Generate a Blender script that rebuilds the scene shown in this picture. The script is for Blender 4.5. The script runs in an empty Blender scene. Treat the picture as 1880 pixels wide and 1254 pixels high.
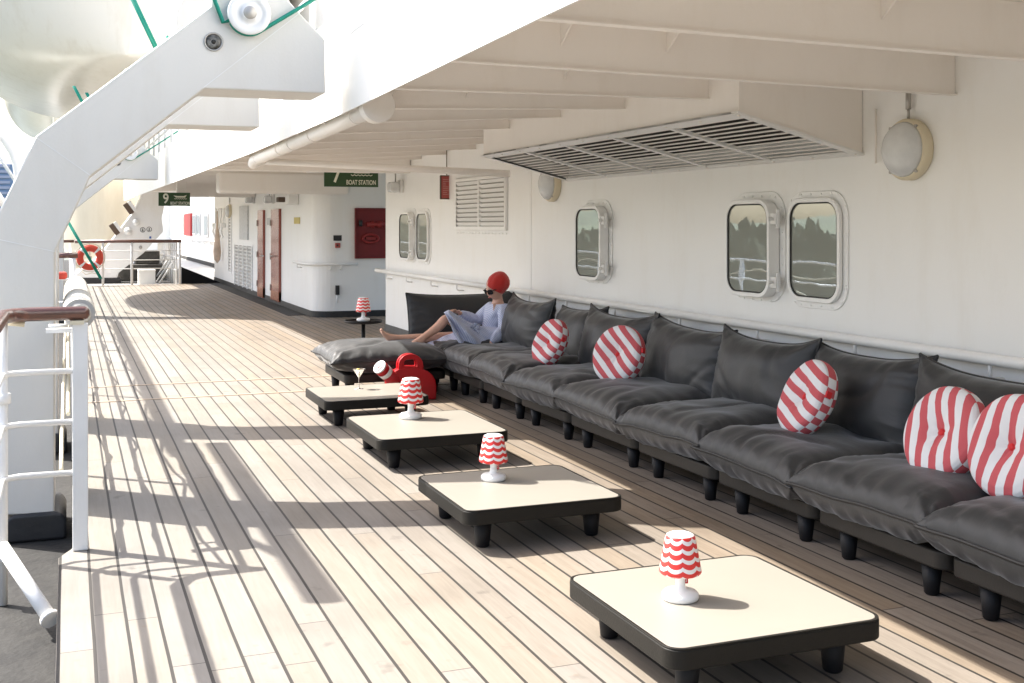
import bpy, bmesh, math, random
from mathutils import Vector, Matrix, Euler, noise
S = bpy.context.scene
C = S.collection
PI = math.pi
random.seed(7)

# ---------------------------------------------------------------- camera
CAMH = 1.5; FPX = 2100.0; HOR = 414.0; VPX = 125.0
YAW = math.atan((940 - VPX) / FPX)
cam = bpy.data.cameras.new('camera'); co = bpy.data.objects.new('camera', cam); C.objects.link(co)
cam.sensor_width = 36; cam.lens = FPX / 1880 * 36
cam.shift_y = -(627 - HOR) / 1880
cam.clip_start = 0.05; cam.clip_end = 6000
co.location = (0, 0, CAMH); co.rotation_euler = (PI / 2, 0, -YAW)
S.camera = co

# ---------------------------------------------------------------- light
SUN_EL = 50.0; SUN_AZ = 130.0        # the light travels towards this azimuth (from +Y towards +X)
w = bpy.data.worlds.new('World'); S.world = w; w.use_nodes = True
nt = w.node_tree; nt.nodes.clear()
sky = nt.nodes.new('ShaderNodeTexSky'); sky.sky_type = 'NISHITA'; sky.sun_disc = False
sky.sun_elevation = math.radians(SUN_EL); sky.sun_rotation = math.radians(SUN_AZ + 180)
sky.air_density = 1.0; sky.dust_density = 3.5; sky.ozone_density = 1.0; sky.altitude = 0
bg = nt.nodes.new('ShaderNodeBackground'); bg.inputs[1].default_value = 0.10
ow = nt.nodes.new('ShaderNodeOutputWorld')
nt.links.new(sky.outputs[0], bg.inputs[0]); nt.links.new(bg.outputs[0], ow.inputs[0])
sl = bpy.data.lights.new('sun', 'SUN'); sl.energy = 3.1; sl.angle = math.radians(0.5); sl.color = (1, 0.955, 0.88)
so = bpy.data.objects.new('sun', sl); C.objects.link(so)
az = math.radians(SUN_AZ); el = math.radians(SUN_EL)
ld = Vector((math.sin(az) * math.cos(el), math.cos(az) * math.cos(el), -math.sin(el)))
so.rotation_euler = ld.to_track_quat('-Z', 'Y').to_euler(); so.location = (-20, 20, 30)
S.view_settings.view_transform = 'Standard'; S.view_settings.look = 'None'
S.view_settings.exposure = 1.98; S.view_settings.gamma = 1
S.render.engine = 'CYCLES'
S.cycles.max_bounces = 10; S.cycles.diffuse_bounces = 7; S.cycles.glossy_bounces = 4; S.cycles.transmission_bounces = 6

# ---------------------------------------------------------------- measuring helpers: photograph pixel -> point on a known plane
sn, cs = math.sin(YAW), math.cos(YAW)
def gp(px, py, z=0.0):
    d = FPX * (CAMH - z) / (py - HOR); l = (px - 940) / FPX * d
    return Vector((sn * d + cs * l, cs * d - sn * l, z))
def wx(px, py, X):
    t = (px - 940) / FPX; d = X / (sn + cs * t)
    return Vector((X, d * (cs - sn * t), CAMH + (HOR - py) / FPX * d))
def wy(px, py, Y):
    t = (px - 940) / FPX; d = Y / (cs - sn * t)
    return Vector((d * (sn + cs * t), Y, CAMH + (HOR - py) / FPX * d))

# ---------------------------------------------------------------- object helpers
def wloc(o):
    v = Vector((0, 0, 0))
    while o is not None:
        v = v + o.location; o = o.parent
    return v
def tag(o, label=None, cat=None, group=None, kind=None):
    if label: o['label'] = label
    if cat: o['category'] = cat
    if group: o['group'] = group
    if kind: o['kind'] = kind
    return o
def thing(name, label, cat, loc=(0, 0, 0), rz=0, group=None):
    o = bpy.data.objects.new(name, None); C.objects.link(o); o.empty_display_size = 0.1
    o.location = loc; o.rotation_euler = (0, 0, rz)
    return tag(o, label, cat, group)
def kids(o): return [c for c in bpy.data.objects if c.parent == o]
def copy_tree(o, parent=None):
    c = o.copy(); C.objects.link(c)
    if parent is not None: c.parent = parent
    for ch in kids(o): copy_tree(ch, c)
    return c

class MB:
    def __init__(s): s.v = []; s.f = []; s.sm = []
    def add(s, vs, fs, smooth=False):
        n = len(s.v); s.v += [Vector(v) for v in vs]
        for f in fs: s.f.append([i + n for i in f]); s.sm.append(smooth)
        return s
    def box(s, x0, x1, y0, y1, z0, z1):
        vs = [(x, y, z) for z in (z0, z1) for y in (y0, y1) for x in (x0, x1)]
        return s.add(vs, [(0, 2, 3, 1), (4, 5, 7, 6), (0, 1, 5, 4), (2, 6, 7, 3), (0, 4, 6, 2), (1, 3, 7, 5)])
    def obox(s, c, sx, sy, sz, M=None):
        M = M or Matrix.Identity(3); c = Vector(c)
        vs = [c + M @ Vector((x * sx / 2, y * sy / 2, z * sz / 2)) for z in (-1, 1) for y in (-1, 1) for x in (-1, 1)]
        return s.add(vs, [(0, 2, 3, 1), (4, 5, 7, 6), (0, 1, 5, 4), (2, 6, 7, 3), (0, 4, 6, 2), (1, 3, 7, 5)])
    def tube(s, pts, r, n=12, caps=True, closed=False):
        pts = [Vector(p) for p in pts]; m = len(pts)
        rr = r if isinstance(r, (list, tuple)) else [r] * m
        rings = []; up = None
        for i, p in enumerate(pts):
            if closed: t = (pts[(i + 1) % m] - pts[i - 1]).normalized()
            else: t = (pts[min(i + 1, m - 1)] - pts[max(i - 1, 0)]).normalized()
            if up is None:
                up = Vector((0, 0, 1)) if abs(t.z) < 0.9 else Vector((1, 0, 0))
            a = t.cross(up)
            if a.length < 1e-5: a = t.cross(Vector((0, 1, 0)))
            a.normalize(); b = a.cross(t).normalized(); up = b
            rings.append([p + (a * math.cos(2 * PI * k / n) + b * math.sin(2 * PI * k / n)) * rr[i] for k in range(n)])
        vs = [v for R in rings for v in R]; fs = []
        for i in range(m if closed else m - 1):
            j = (i + 1) % m
            for k in range(n): fs.append((i * n + k, i * n + (k + 1) % n, j * n + (k + 1) % n, j * n + k))
        s.add(vs, fs, True)
        if caps and not closed:
            s.add(rings[0], [tuple(range(n))][::1]); s.add(rings[-1], [tuple(range(n - 1, -1, -1))])
        return s
    def lathe(s, prof, c=(0, 0, 0), n=32, M=None, smooth=True):
        M = M or Matrix.Identity(3); c = Vector(c); vs = []; fs = []
        for r, z in prof:
            for k in range(n):
                a = 2 * PI * k / n; vs.append(c + M @ Vector((r * math.cos(a), r * math.sin(a), z)))
        for i in range(len(prof) - 1):
            for k in range(n): fs.append((i * n + k, i * n + (k + 1) % n, (i + 1) * n + (k + 1) % n, (i + 1) * n + k))
        if prof[0][0] > 1e-4: fs.append(tuple(range(n - 1, -1, -1)))
        if prof[-1][0] > 1e-4: fs.append(tuple(range((len(prof) - 1) * n, len(prof) * n)))
        return s.add(vs, fs, smooth)
    def prism(s, poly, off):
        off = Vector(off); poly = [Vector(p) for p in poly]; n = len(poly)
        vs = poly + [p + off for p in poly]
        fs = [tuple(range(n)), tuple(range(2 * n - 1, n - 1, -1))]
        for i in range(n): fs.append((i, i + n, (i + 1) % n + n, (i + 1) % n))
        return s.add(vs, fs)
    def quad(s, a, b, c, d): return s.add([a, b, c, d], [(0, 1, 2, 3)])
    def build(s, name, m, parent=None, bevel=0, seg=2, solid=0, sub=0, wn=False):
        if parent is None:
            xs = [v.x for v in s.v]; ys = [v.y for v in s.v]; zs = [v.z for v in s.v]
            o0 = Vector(((min(xs) + max(xs)) / 2, (min(ys) + max(ys)) / 2, min(zs)))
        else:
            o0 = wloc(parent)
        me = bpy.data.meshes.new(name)
        me.from_pydata([tuple(v - o0) for v in s.v], [], s.f)
        for p, k in zip(me.polygons, s.sm): p.use_smooth = k
        bm = bmesh.new(); bm.from_mesh(me)
        bmesh.ops.remove_doubles(bm, verts=bm.verts, dist=1e-5)
        bmesh.ops.recalc_face_normals(bm, faces=bm.faces); bm.to_mesh(me); bm.free()
        if m: me.materials.append(m)
        o = bpy.data.objects.new(name, me); C.objects.link(o)
        if parent is None: o.location = o0
        else: o.parent = parent
        if solid:
            md = o.modifiers.new('solid', 'SOLIDIFY'); md.thickness = solid; md.offset = 0
        if sub:
            md = o.modifiers.new('sub', 'SUBSURF'); md.levels = md.render_levels = sub
        if bevel:
            md = o.modifiers.new('bevel', 'BEVEL'); md.width = bevel; md.segments = seg; md.limit_method = 'ANGLE'; md.angle_limit = math.radians(35)
            for p in me.polygons: p.use_smooth = True
            try: md.harden_normals = True
            except Exception: pass
        return o

def struct(o): o['kind'] = 'structure'; return o
def rrect(w, h, r, n=6):
    out = []
    for cx, cy, a0 in ((w / 2 - r, h / 2 - r, 0), (-w / 2 + r, h / 2 - r, 90), (-w / 2 + r, -h / 2 + r, 180), (w / 2 - r, -h / 2 + r, 270)):
        for k in range(n + 1):
            a = math.radians(a0 + 90 * k / n); out.append((cx + r * math.cos(a), cy + r * math.sin(a)))
    return out
def ring_prism(mb, outer, inner, off):
    """ring between two matching closed loops, extruded by off"""
    n = len(outer); off = Vector(off)
    O = [Vector(p) for p in outer]; I = [Vector(p) for p in inner]
    vs = O + I + [p + off for p in O] + [p + off for p in I]; fs = []
    for i in range(n):
        j = (i + 1) % n
        fs += [(i, j, n + j, n + i), (2 * n + i, 3 * n + i, 3 * n + j, 2 * n + j), (i, 2 * n + i, 2 * n + j, j), (n + i, n + j, 3 * n + j, 3 * n + i)]
    mb.add(vs, fs)
def text_obj(txt, size, m, parent, loc, M, name='lettering', ext=0.001, sx=1.0):
    cu = bpy.data.curves.new('t', 'FONT'); cu.body = txt; cu.size = size; cu.extrude = ext; cu.align_x = 'CENTER'; cu.align_y = 'CENTER'
    cu.offset = size * 0.018
    to = bpy.data.objects.new('t', cu); C.objects.link(to)
    bpy.context.view_layer.update()
    me = bpy.data.meshes.new_from_object(to.evaluated_get(bpy.context.evaluated_depsgraph_get()))
    bpy.data.objects.remove(to)
    me.materials.clear(); me.materials.append(m)
    o = bpy.data.objects.new(name, me); C.objects.link(o); o.parent = parent
    T = Matrix.Translation(Vector(loc) - wloc(parent)) @ M.to_4x4() @ Matrix.Diagonal((sx, 1, 1, 1))
    me.transform(T)
    return o

# ---------------------------------------------------------------- materials
def nd(nt, t, **k):
    n = nt.nodes.new(t)
    for a, b in k.items(): setattr(n, a, b)
    return n
def mat(name, col, rough=0.5, metal=0, var=0.0, vscale=4, bump=0.0, bscale=30, col2=None, spec=None, coat=0, sheen=0, trans=0, bdist=0.01, streak=None):
    m = bpy.data.materials.new(name); m.use_nodes = True; nt = m.node_tree
    b = nt.nodes['Principled BSDF']
    b.inputs['Roughness'].default_value = rough; b.inputs['Metallic'].default_value = metal
    if spec is not None: b.inputs['Specular IOR Level'].default_value = spec
    if coat: b.inputs['Coat Weight'].default_value = coat; b.inputs['Coat Roughness'].default_value = 0.15
    if sheen: b.inputs['Sheen Weight'].default_value = sheen
    if trans: b.inputs['Transmission Weight'].default_value = trans
    b.inputs['Base Color'].default_value = (*col, 1)
    tc = nd(nt, 'ShaderNodeTexCoord')
    if var or col2:
        nz = nd(nt, 'ShaderNodeTexNoise'); nz.inputs['Scale'].default_value = vscale; nz.inputs['Detail'].default_value = 8; nz.inputs['Roughness'].default_value = 0.6
        nt.links.new(tc.outputs['Object'], nz.inputs['Vector'])
        if streak:
            mp = nd(nt, 'ShaderNodeMapping'); mp.inputs['Scale'].default_value = streak
            nt.links.new(tc.outputs['Object'], mp.inputs[0]); nt.links.new(mp.outputs[0], nz.inputs['Vector'])
        cr = nd(nt, 'ShaderNodeValToRGB')
        c2 = col2 or tuple(max(0, c * (1 - var)) for c in col)
        cr.color_ramp.elements[0].position = 0.35; cr.color_ramp.elements[0].color = (*c2, 1)
        cr.color_ramp.elements[1].position = 0.6; cr.color_ramp.elements[1].color = (*col, 1)
        nt.links.new(nz.outputs[0], cr.inputs[0]); nt.links.new(cr.outputs[0], b.inputs['Base Color'])
    if bump:
        n2 = nd(nt, 'ShaderNodeTexNoise'); n2.inputs['Scale'].default_value = bscale; n2.inputs['Detail'].default_value = 5
        nt.links.new(tc.outputs['Object'], n2.inputs['Vector'])
        bp = nd(nt, 'ShaderNodeBump'); bp.inputs['Strength'].default_value = bump; bp.inputs['Distance'].default_value = bdist
        nt.links.new(n2.outputs[0], bp.inputs['Height']); nt.links.new(bp.outputs[0], b.inputs['Normal'])
    return m
def math_node(nt, op, a, b=None, c=None):
    n = nt.nodes.new('ShaderNodeMath'); n.operation = op
    for i, x in enumerate((a, b, c)):
        if x is None: continue
        if isinstance(x, (int, float)): n.inputs[i].default_value = x
        else: nt.links.new(x, n.inputs[i])
    return n.outputs[0]

def painted_steel(name, col, stain=0.25, rough=0.38, wav=0.35):
    """gloss ship's paint: brush texture, slight plate waviness, faint rust-coloured weather marks"""
    m = bpy.data.materials.new(name); m.use_nodes = True; nt = m.node_tree; b = nt.nodes['Principled BSDF']
    tc = nd(nt, 'ShaderNodeTexCoord'); b.inputs['Roughness'].default_value = rough
    n1 = nd(nt, 'ShaderNodeTexNoise'); n1.inputs['Scale'].default_value = 1.7; n1.inputs['Detail'].default_value = 10; n1.inputs['Roughness'].default_value = 0.7
    mp = nd(nt, 'ShaderNodeMapping'); mp.inputs['Scale'].default_value = (2.2, 2.2, 0.55)
    nt.links.new(tc.outputs['Object'], mp.inputs[0]); nt.links.new(mp.outputs[0], n1.inputs['Vector'])
    cr = nd(nt, 'ShaderNodeValToRGB'); e = cr.color_ramp.elements
    e[0].position = 0.2; e[0].color = (col[0] * (1 - stain * .35), col[1] * (1 - stain * .45), col[2] * (1 - stain * .6), 1)
    e[1].position = 0.5; e[1].color = (*col, 1)
    nt.links.new(n1.outputs[0], cr.inputs[0])
    n3 = nd(nt, 'ShaderNodeTexNoise'); n3.inputs['Scale'].default_value = 9; n3.inputs['Detail'].default_value = 12; n3.inputs['Roughness'].default_value = 0.75
    nt.links.new(tc.outputs['Object'], n3.inputs['Vector'])
    cr3 = nd(nt, 'ShaderNodeValToRGB'); cr3.color_ramp.elements[0].position = 0.69; cr3.color_ramp.elements[0].color = (0, 0, 0, 1); cr3.color_ramp.elements[1].position = 0.78; cr3.color_ramp.elements[1].color = (stain, stain, stain, 1)
    nt.links.new(n3.outputs[0], cr3.inputs[0])
    mx = nd(nt, 'ShaderNodeMix', data_type='RGBA'); nt.links.new(cr3.outputs[0], mx.inputs[0]); nt.links.new(cr.outputs[0], mx.inputs[6]); mx.inputs[7].default_value = (0.42, 0.27, 0.14, 1)
    nt.links.new(mx.outputs[2], b.inputs['Base Color'])
    n2 = nd(nt, 'ShaderNodeTexNoise'); n2.inputs['Scale'].default_value = 1.1; n2.inputs['Detail'].default_value = 2
    n4 = nd(nt, 'ShaderNodeTexNoise'); n4.inputs['Scale'].default_value = 60; n4.inputs['Detail'].default_value = 4
    nt.links.new(tc.outputs['Object'], n2.inputs['Vector']); nt.links.new(tc.outputs['Object'], n4.inputs['Vector'])
    b1 = nd(nt, 'ShaderNodeBump'); b1.inputs['Strength'].default_value = wav; b1.inputs['Distance'].default_value = 0.05
    b2 = nd(nt, 'ShaderNodeBump'); b2.inputs['Strength'].default_value = 0.12; b2.inputs['Distance'].default_value = 0.004
    nt.links.new(n2.outputs[0], b1.inputs['Height']); nt.links.new(n4.outputs[0], b2.inputs['Height'])
    nt.links.new(b1.outputs[0], b2.inputs['Normal']); nt.links.new(b2.outputs[0], b.inputs['Normal'])
    return m

M_wall = painted_steel('white_wall_paint', (0.89, 0.885, 0.865), 0.16, 0.42, 0.3)
M_ceil = painted_steel('cream_ceiling_paint', (0.87, 0.825, 0.775), 0.15, 0.5, 0.3)
M_white = painted_steel('white_steel_paint', (0.80, 0.795, 0.78), 0.25, 0.35, 0.2)
M_davit = painted_steel('davit_paint', (0.69, 0.665, 0.62), 0.15, 0.4, 0.15)
M_boat = painted_steel('boat_gelcoat', (0.74, 0.69, 0.60), 0.3, 0.25, 0.4)
M_boat2 = painted_steel('boat_gelcoat_pale', (0.80, 0.78, 0.71), 0.2, 0.25, 0.3)
M_beige = painted_steel('boat_beige', (0.74, 0.66, 0.52), 0.2, 0.4, 0.2)
M_black = mat('black_paint', (0.022, 0.022, 0.024), 0.5, bump=0.25, bscale=18, var=0.3)
M_dark = mat('dark_void', (0.035, 0.033, 0.03), 0.8)
M_curb = mat('dark_grey_skirting', (0.085, 0.085, 0.088), 0.5, var=0.4, vscale=6, bump=0.2)
M_gutter = mat('grey_deck_paint', (0.022, 0.021, 0.019), 0.8, col2=(0.010, 0.0095, 0.009), vscale=7, bump=0.6, bscale=25, bdist=0.01)
M_teak = mat('varnished_teak', (0.15, 0.055, 0.035), 0.3, col2=(0.07, 0.03, 0.022), vscale=6, coat=0.6, streak=(1, 14, 14))
M_canvas = mat('canvas_roll', (0.62, 0.59, 0.52), 0.85, var=0.25, vscale=9, bump=0.5, bscale=40)
M_green = mat('green_strap', (0.0, 0.24, 0.17), 0.6, bump=0.3, bscale=200)
M_frame = mat('graphite_aluminium', (0.022, 0.0195, 0.017), 0.5, spec=0.3, var=0.15, vscale=3, bump=0.08, bscale=120)
M_leg = mat('black_leg_plastic', (0.008, 0.0078, 0.009), 0.55, spec=0.25, bump=0.05, bscale=90)
M_tframe = mat('table_frame_black', (0.013, 0.012, 0.010), 0.5, spec=0.22, var=0.2, vscale=3, bump=0.1, bscale=120)
M_ttop = mat('cream_table_top', (0.28, 0.26, 0.225), 0.42, var=0.03, vscale=2, bump=0.03, bscale=150)
M_plastic = mat('white_lamp_plastic', (0.83, 0.83, 0.82), 0.35)
M_red = mat('red_plastic', (0.44, 0.004, 0.010), 0.4, var=0.08)
M_redtag = mat('red_tag', (0.60, 0.02, 0.025), 0.7)
M_signred = mat('red_notice', (0.42, 0.085, 0.075), 0.6, var=0.15)
M_locker = mat('dark_red_locker', (0.19, 0.008, 0.010), 0.45, var=0.2)
M_door = mat('mahogany_red_door', (0.34, 0.085, 0.055), 0.25, col2=(0.24, 0.055, 0.035), vscale=5, coat=0.4, streak=(20, 20, 1))
M_sgreen = mat('green_sign_face', (0.028, 0.075, 0.024), 0.5, var=0.1)
M_ink = mat('cream_lettering', (0.80, 0.79, 0.66), 0.6)
M_inkw = mat('white_lettering', (0.85, 0.85, 0.83), 0.6)
M_orange = mat('orange_lifebuoy', (0.62, 0.06, 0.03), 0.5, var=0.15)
M_rope = mat('pale_rope', (0.60, 0.55, 0.42), 0.9)
M_brown = mat('brown_rubber', (0.10, 0.065, 0.045), 0.7)
M_metal = mat('dull_metal', (0.45, 0.43, 0.40), 0.5, 0.6, bump=0.1)
M_lens = mat('frosted_lens', (0.70, 0.71, 0.71), 0.18, var=0.1, vscale=10)
M_lensrim = mat('aged_cream_rim', (0.72, 0.64, 0.47), 0.5)
M_yellow = mat('yellow_notice', (0.62, 0.50, 0.15), 0.6)
M_greysign = mat('grey_notice', (0.60, 0.60, 0.60), 0.5, var=0.2, vscale=20)
M_blue = mat('blue_mark', (0.05, 0.12, 0.35), 0.5)
M_skin = mat('skin', (0.70, 0.43, 0.325), 0.5, col2=(0.64, 0.36, 0.26), vscale=14, bump=0.05, bscale=200)
M_lips = mat('lips', (0.42, 0.10, 0.09), 0.45)
M_hat = mat('red_knit', (0.56, 0.022, 0.016), 0.85, bump=0.6, bscale=260, sheen=0.3)
M_hair = mat('dark_blonde_hair', (0.16, 0.09, 0.045), 0.6)
M_shades = mat('black_sunglasses', (0.012, 0.010, 0.012), 0.08)
M_strip = mat('pale_deck_strip', (0.36, 0.285, 0.215), 0.55, var=0.2)
M_pane = None

def deck_material():
    m = bpy.data.materials.new('teak_planking'); m.use_nodes = True; nt = m.node_tree; b = nt.nodes['Principled BSDF']
    geo = nd(nt, 'ShaderNodeNewGeometry'); sp = nd(nt, 'ShaderNodeSeparateXYZ'); nt.links.new(geo.outputs['Position'], sp.inputs[0])
    X, Y = sp.outputs[0], sp.outputs[1]
    # gentle waver so that the seams are hand-laid, not ruled
    wn_ = nd(nt, 'ShaderNodeTexNoise'); wn_.inputs['Scale'].default_value = 1.3; wn_.inputs['Detail'].default_value = 1
    nt.links.new(geo.outputs['Position'], wn_.inputs['Vector'])
    Xw = math_node(nt, 'ADD', X, math_node(nt, 'MULTIPLY', math_node(nt, 'SUBTRACT', wn_.outputs[0], 0.5), 0.006))
    P = 0.1195
    u = math_node(nt, 'ADD', math_node(nt, 'DIVIDE', math_node(nt, 'SUBTRACT', Xw, 0.087), P), 100)
    uid = math_node(nt, 'FLOOR', u); uf = math_node(nt, 'FRACT', u)
    w1 = nd(nt, 'ShaderNodeTexWhiteNoise', noise_dimensions='1D'); nt.links.new(uid, w1.inputs['W'])
    L = 3.1
    v = math_node(nt, 'ADD', math_node(nt, 'DIVIDE', Y, L), math_node(nt, 'MULTIPLY', w1.outputs['Value'], 7.3))
    vid = math_node(nt, 'FLOOR', v); vf = math_node(nt, 'FRACT', v)
    w2 = nd(nt, 'ShaderNodeTexWhiteNoise', noise_dimensions='2D'); cb = nd(nt, 'ShaderNodeCombineXYZ')
    nt.links.new(uid, cb.inputs[0]); nt.links.new(vid, cb.inputs[1]); nt.links.new(cb.outputs[0], w2.inputs['Vector'])
    du = math_node(nt, 'MULTIPLY', math_node(nt, 'MINIMUM', uf, math_node(nt, 'SUBTRACT', 1, uf)), P)   # metres to seam
    dv = math_node(nt, 'MULTIPLY', math_node(nt, 'MINIMUM', vf, math_node(nt, 'SUBTRACT', 1, vf)), L)
    seam = math_node(nt, 'LESS_THAN', du, 0.0060); butt = math_node(nt, 'LESS_THAN', dv, 0.0022)
    gap = math_node(nt, 'MAXIMUM', seam, butt)
    # grain
    mp = nd(nt, 'ShaderNodeMapping'); mp.inputs['Scale'].default_value = (26, 1.6, 1)
    cmb = nd(nt, 'ShaderNodeCombineXYZ'); nt.links.new(X, cmb.inputs[0]); nt.links.new(math_node(nt, 'ADD', Y, math_node(nt, 'MULTIPLY', w2.outputs['Value'], 37)), cmb.inputs[1]); nt.links.new(math_node(nt, 'MULTIPLY', uid, 3.7), cmb.inputs[2])
    nt.links.new(cmb.outputs[0], mp.inputs[0])
    g = nd(nt, 'ShaderNodeTexNoise'); g.inputs['Scale'].default_value = 1.6; g.inputs['Detail'].default_value = 9; g.inputs['Roughness'].default_value = 0.65; g.inputs['Distortion'].default_value = 0.9
    nt.links.new(mp.outputs[0], g.inputs['Vector'])
    big = nd(nt, 'ShaderNodeTexNoise'); big.inputs['Scale'].default_value = 1.1; big.inputs['Detail'].default_value = 6
    nt.links.new(geo.outputs['Position'], big.inputs['Vector'])
    # bleached outboard, browner under the shelter of the deck above
    t = nd(nt, 'ShaderNodeMapRange'); nt.links.new(X, t.inputs[0]); t.inputs[1].default_value = 0.8; t.inputs[2].default_value = 3.4; 
    mA = nd(nt, 'ShaderNodeMix', data_type='RGBA'); nt.links.new(t.outputs[0], mA.inputs[0]); mA.inputs[6].default_value = (0.250, 0.228, 0.197, 1); mA.inputs[7].default_value = (0.258, 0.206, 0.156, 1)
    mB = nd(nt, 'ShaderNodeMix', data_type='RGBA'); mB.inputs[6].default_value = (0.222, 0.200, 0.169, 1); mB.inputs[7].default_value = (0.195, 0.15, 0.109, 1); nt.links.new(t.outputs[0], mB.inputs[0])
    gr = nd(nt, 'ShaderNodeMapRange'); nt.links.new(g.outputs[0], gr.inputs[0]); gr.inputs[1].default_value = 0.32; gr.inputs[2].default_value = 0.62
    mC = nd(nt, 'ShaderNodeMix', data_type='RGBA'); nt.links.new(gr.outputs[0], mC.inputs[0]); nt.links.new(mB.outputs[2], mC.inputs[6]); nt.links.new(mA.outputs[2], mC.inputs[7])
    # plank to plank
    hv = nd(nt, 'ShaderNodeHueSaturation'); nt.links.new(mC.outputs[2], hv.inputs['Color'])
    nt.links.new(math_node(nt, 'ADD', 0.91, math_node(nt, 'MULTIPLY', w2.outputs['Value'], 0.13)), hv.inputs['Value'])
    w3 = nd(nt, 'ShaderNodeSeparateColor'); nt.links.new(w2.outputs['Color'], w3.inputs[0])
    nt.links.new(math_node(nt, 'ADD', 0.75, math_node(nt, 'MULTIPLY', w3.outputs[1], 0.4)), hv.inputs['Saturation'])
    # stains
    st = nd(nt, 'ShaderNodeMapRange'); nt.links.new(big.outputs[0], st.inputs[0]); st.inputs[1].default_value = 0.30; st.inputs[2].default_value = 0.52; st.inputs[3].default_value = 0.80; st.inputs[4].default_value = 1.0
    spn = nd(nt, 'ShaderNodeTexNoise'); spn.inputs['Scale'].default_value = 6.5; spn.inputs['Detail'].default_value = 3; nt.links.new(geo.outputs['Position'], spn.inputs['Vector'])
    sp2 = nd(nt, 'ShaderNodeMapRange'); nt.links.new(spn.outputs[0], sp2.inputs[0]); sp2.inputs[1].default_value = 0.26; sp2.inputs[2].default_value = 0.34; sp2.inputs[3].default_value = 0.72; sp2.inputs[4].default_value = 1.0
    hv2 = nd(nt, 'ShaderNodeHueSaturation'); nt.links.new(hv.outputs[0], hv2.inputs['Color']); nt.links.new(math_node(nt, 'MULTIPLY', st.outputs[0], sp2.outputs[0]), hv2.inputs['Value'])
    # round plugs at the plank ends
    pv = math_node(nt, 'SUBTRACT', dv, 0.09); pu = math_node(nt, 'SUBTRACT', math_node(nt, 'MULTIPLY', uf, P), P / 2)
    pr = math_node(nt, 'SQRT', math_node(nt, 'ADD', math_node(nt, 'MULTIPLY', pv, pv), math_node(nt, 'MULTIPLY', pu, pu)))
    plug = math_node(nt, 'MULTIPLY', math_node(nt, 'LESS_THAN', pr, 0.011), 0.35)
    mP = nd(nt, 'ShaderNodeMix', data_type='RGBA'); nt.links.new(plug, mP.inputs[0]); nt.links.new(hv2.outputs[0], mP.inputs[6]); mP.inputs[7].default_value = (0.22, 0.17, 0.13, 1)
    mx = nd(nt, 'ShaderNodeMix', data_type='RGBA'); nt.links.new(gap, mx.inputs[0]); nt.links.new(mP.outputs[2], mx.inputs[6]); mx.inputs[7].default_value = (0.032, 0.028, 0.024, 1)
    nt.links.new(mx.outputs[2], b.inputs['Base Color'])
    b.inputs['Roughness'].default_value = 0.62
    bp = nd(nt, 'ShaderNodeBump'); bp.inputs['Strength'].default_value = 0.35; bp.inputs['Distance'].default_value = 0.004
    nt.links.new(math_node(nt, 'SUBTRACT', math_node(nt, 'MULTIPLY', g.outputs[0], 0.5), gap), bp.inputs['Height']); nt.links.new(bp.outputs[0], b.inputs['Normal'])
    return m
M_deck = deck_material()

def cushion_material():
    m = bpy.data.materials.new('charcoal_nylon'); m.use_nodes = True; nt = m.node_tree; b = nt.nodes['Principled BSDF']
    tc = nd(nt, 'ShaderNodeTexCoord')
    b.inputs['Base Color'].default_value = (0.0245, 0.0258, 0.028, 1); b.inputs['Roughness'].default_value = 0.52
    b.inputs['Sheen Weight'].default_value = 0.25; b.inputs['Sheen Roughness'].default_value = 0.4
    n = nd(nt, 'ShaderNodeTexNoise'); n.inputs['Scale'].default_value = 6; n.inputs['Detail'].default_value = 5; n.inputs['Distortion'].default_value = 1.6
    mp = nd(nt, 'ShaderNodeMapping'); mp.inputs['Scale'].default_value = (1, 1, 0.7); nt.links.new(tc.outputs['Object'], mp.inputs[0]); nt.links.new(mp.outputs[0], n.inputs['Vector'])
    b1 = nd(nt, 'ShaderNodeBump'); b1.inputs['Strength'].default_value = 0.15; b1.inputs['Distance'].default_value = 0.02; nt.links.new(n.outputs[0], b1.inputs['Height'])
    n2 = nd(nt, 'ShaderNodeTexNoise'); n2.inputs['Scale'].default_value = 420; nt.links.new(tc.outputs['Object'], n2.inputs['Vector'])
    b2 = nd(nt, 'ShaderNodeBump'); b2.inputs['Strength'].default_value = 0.1; b2.inputs['Distance'].default_value = 0.001; nt.links.new(n2.outputs[0], b2.inputs['Height']); nt.links.new(b1.outputs[0], b2.inputs['Normal'])
    nt.links.new(b2.outputs[0], b.inputs['Normal'])
    return m
M_cush = cushion_material()
M_pipe = mat('black_piping', (0.014, 0.014, 0.015), 0.5)

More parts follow.
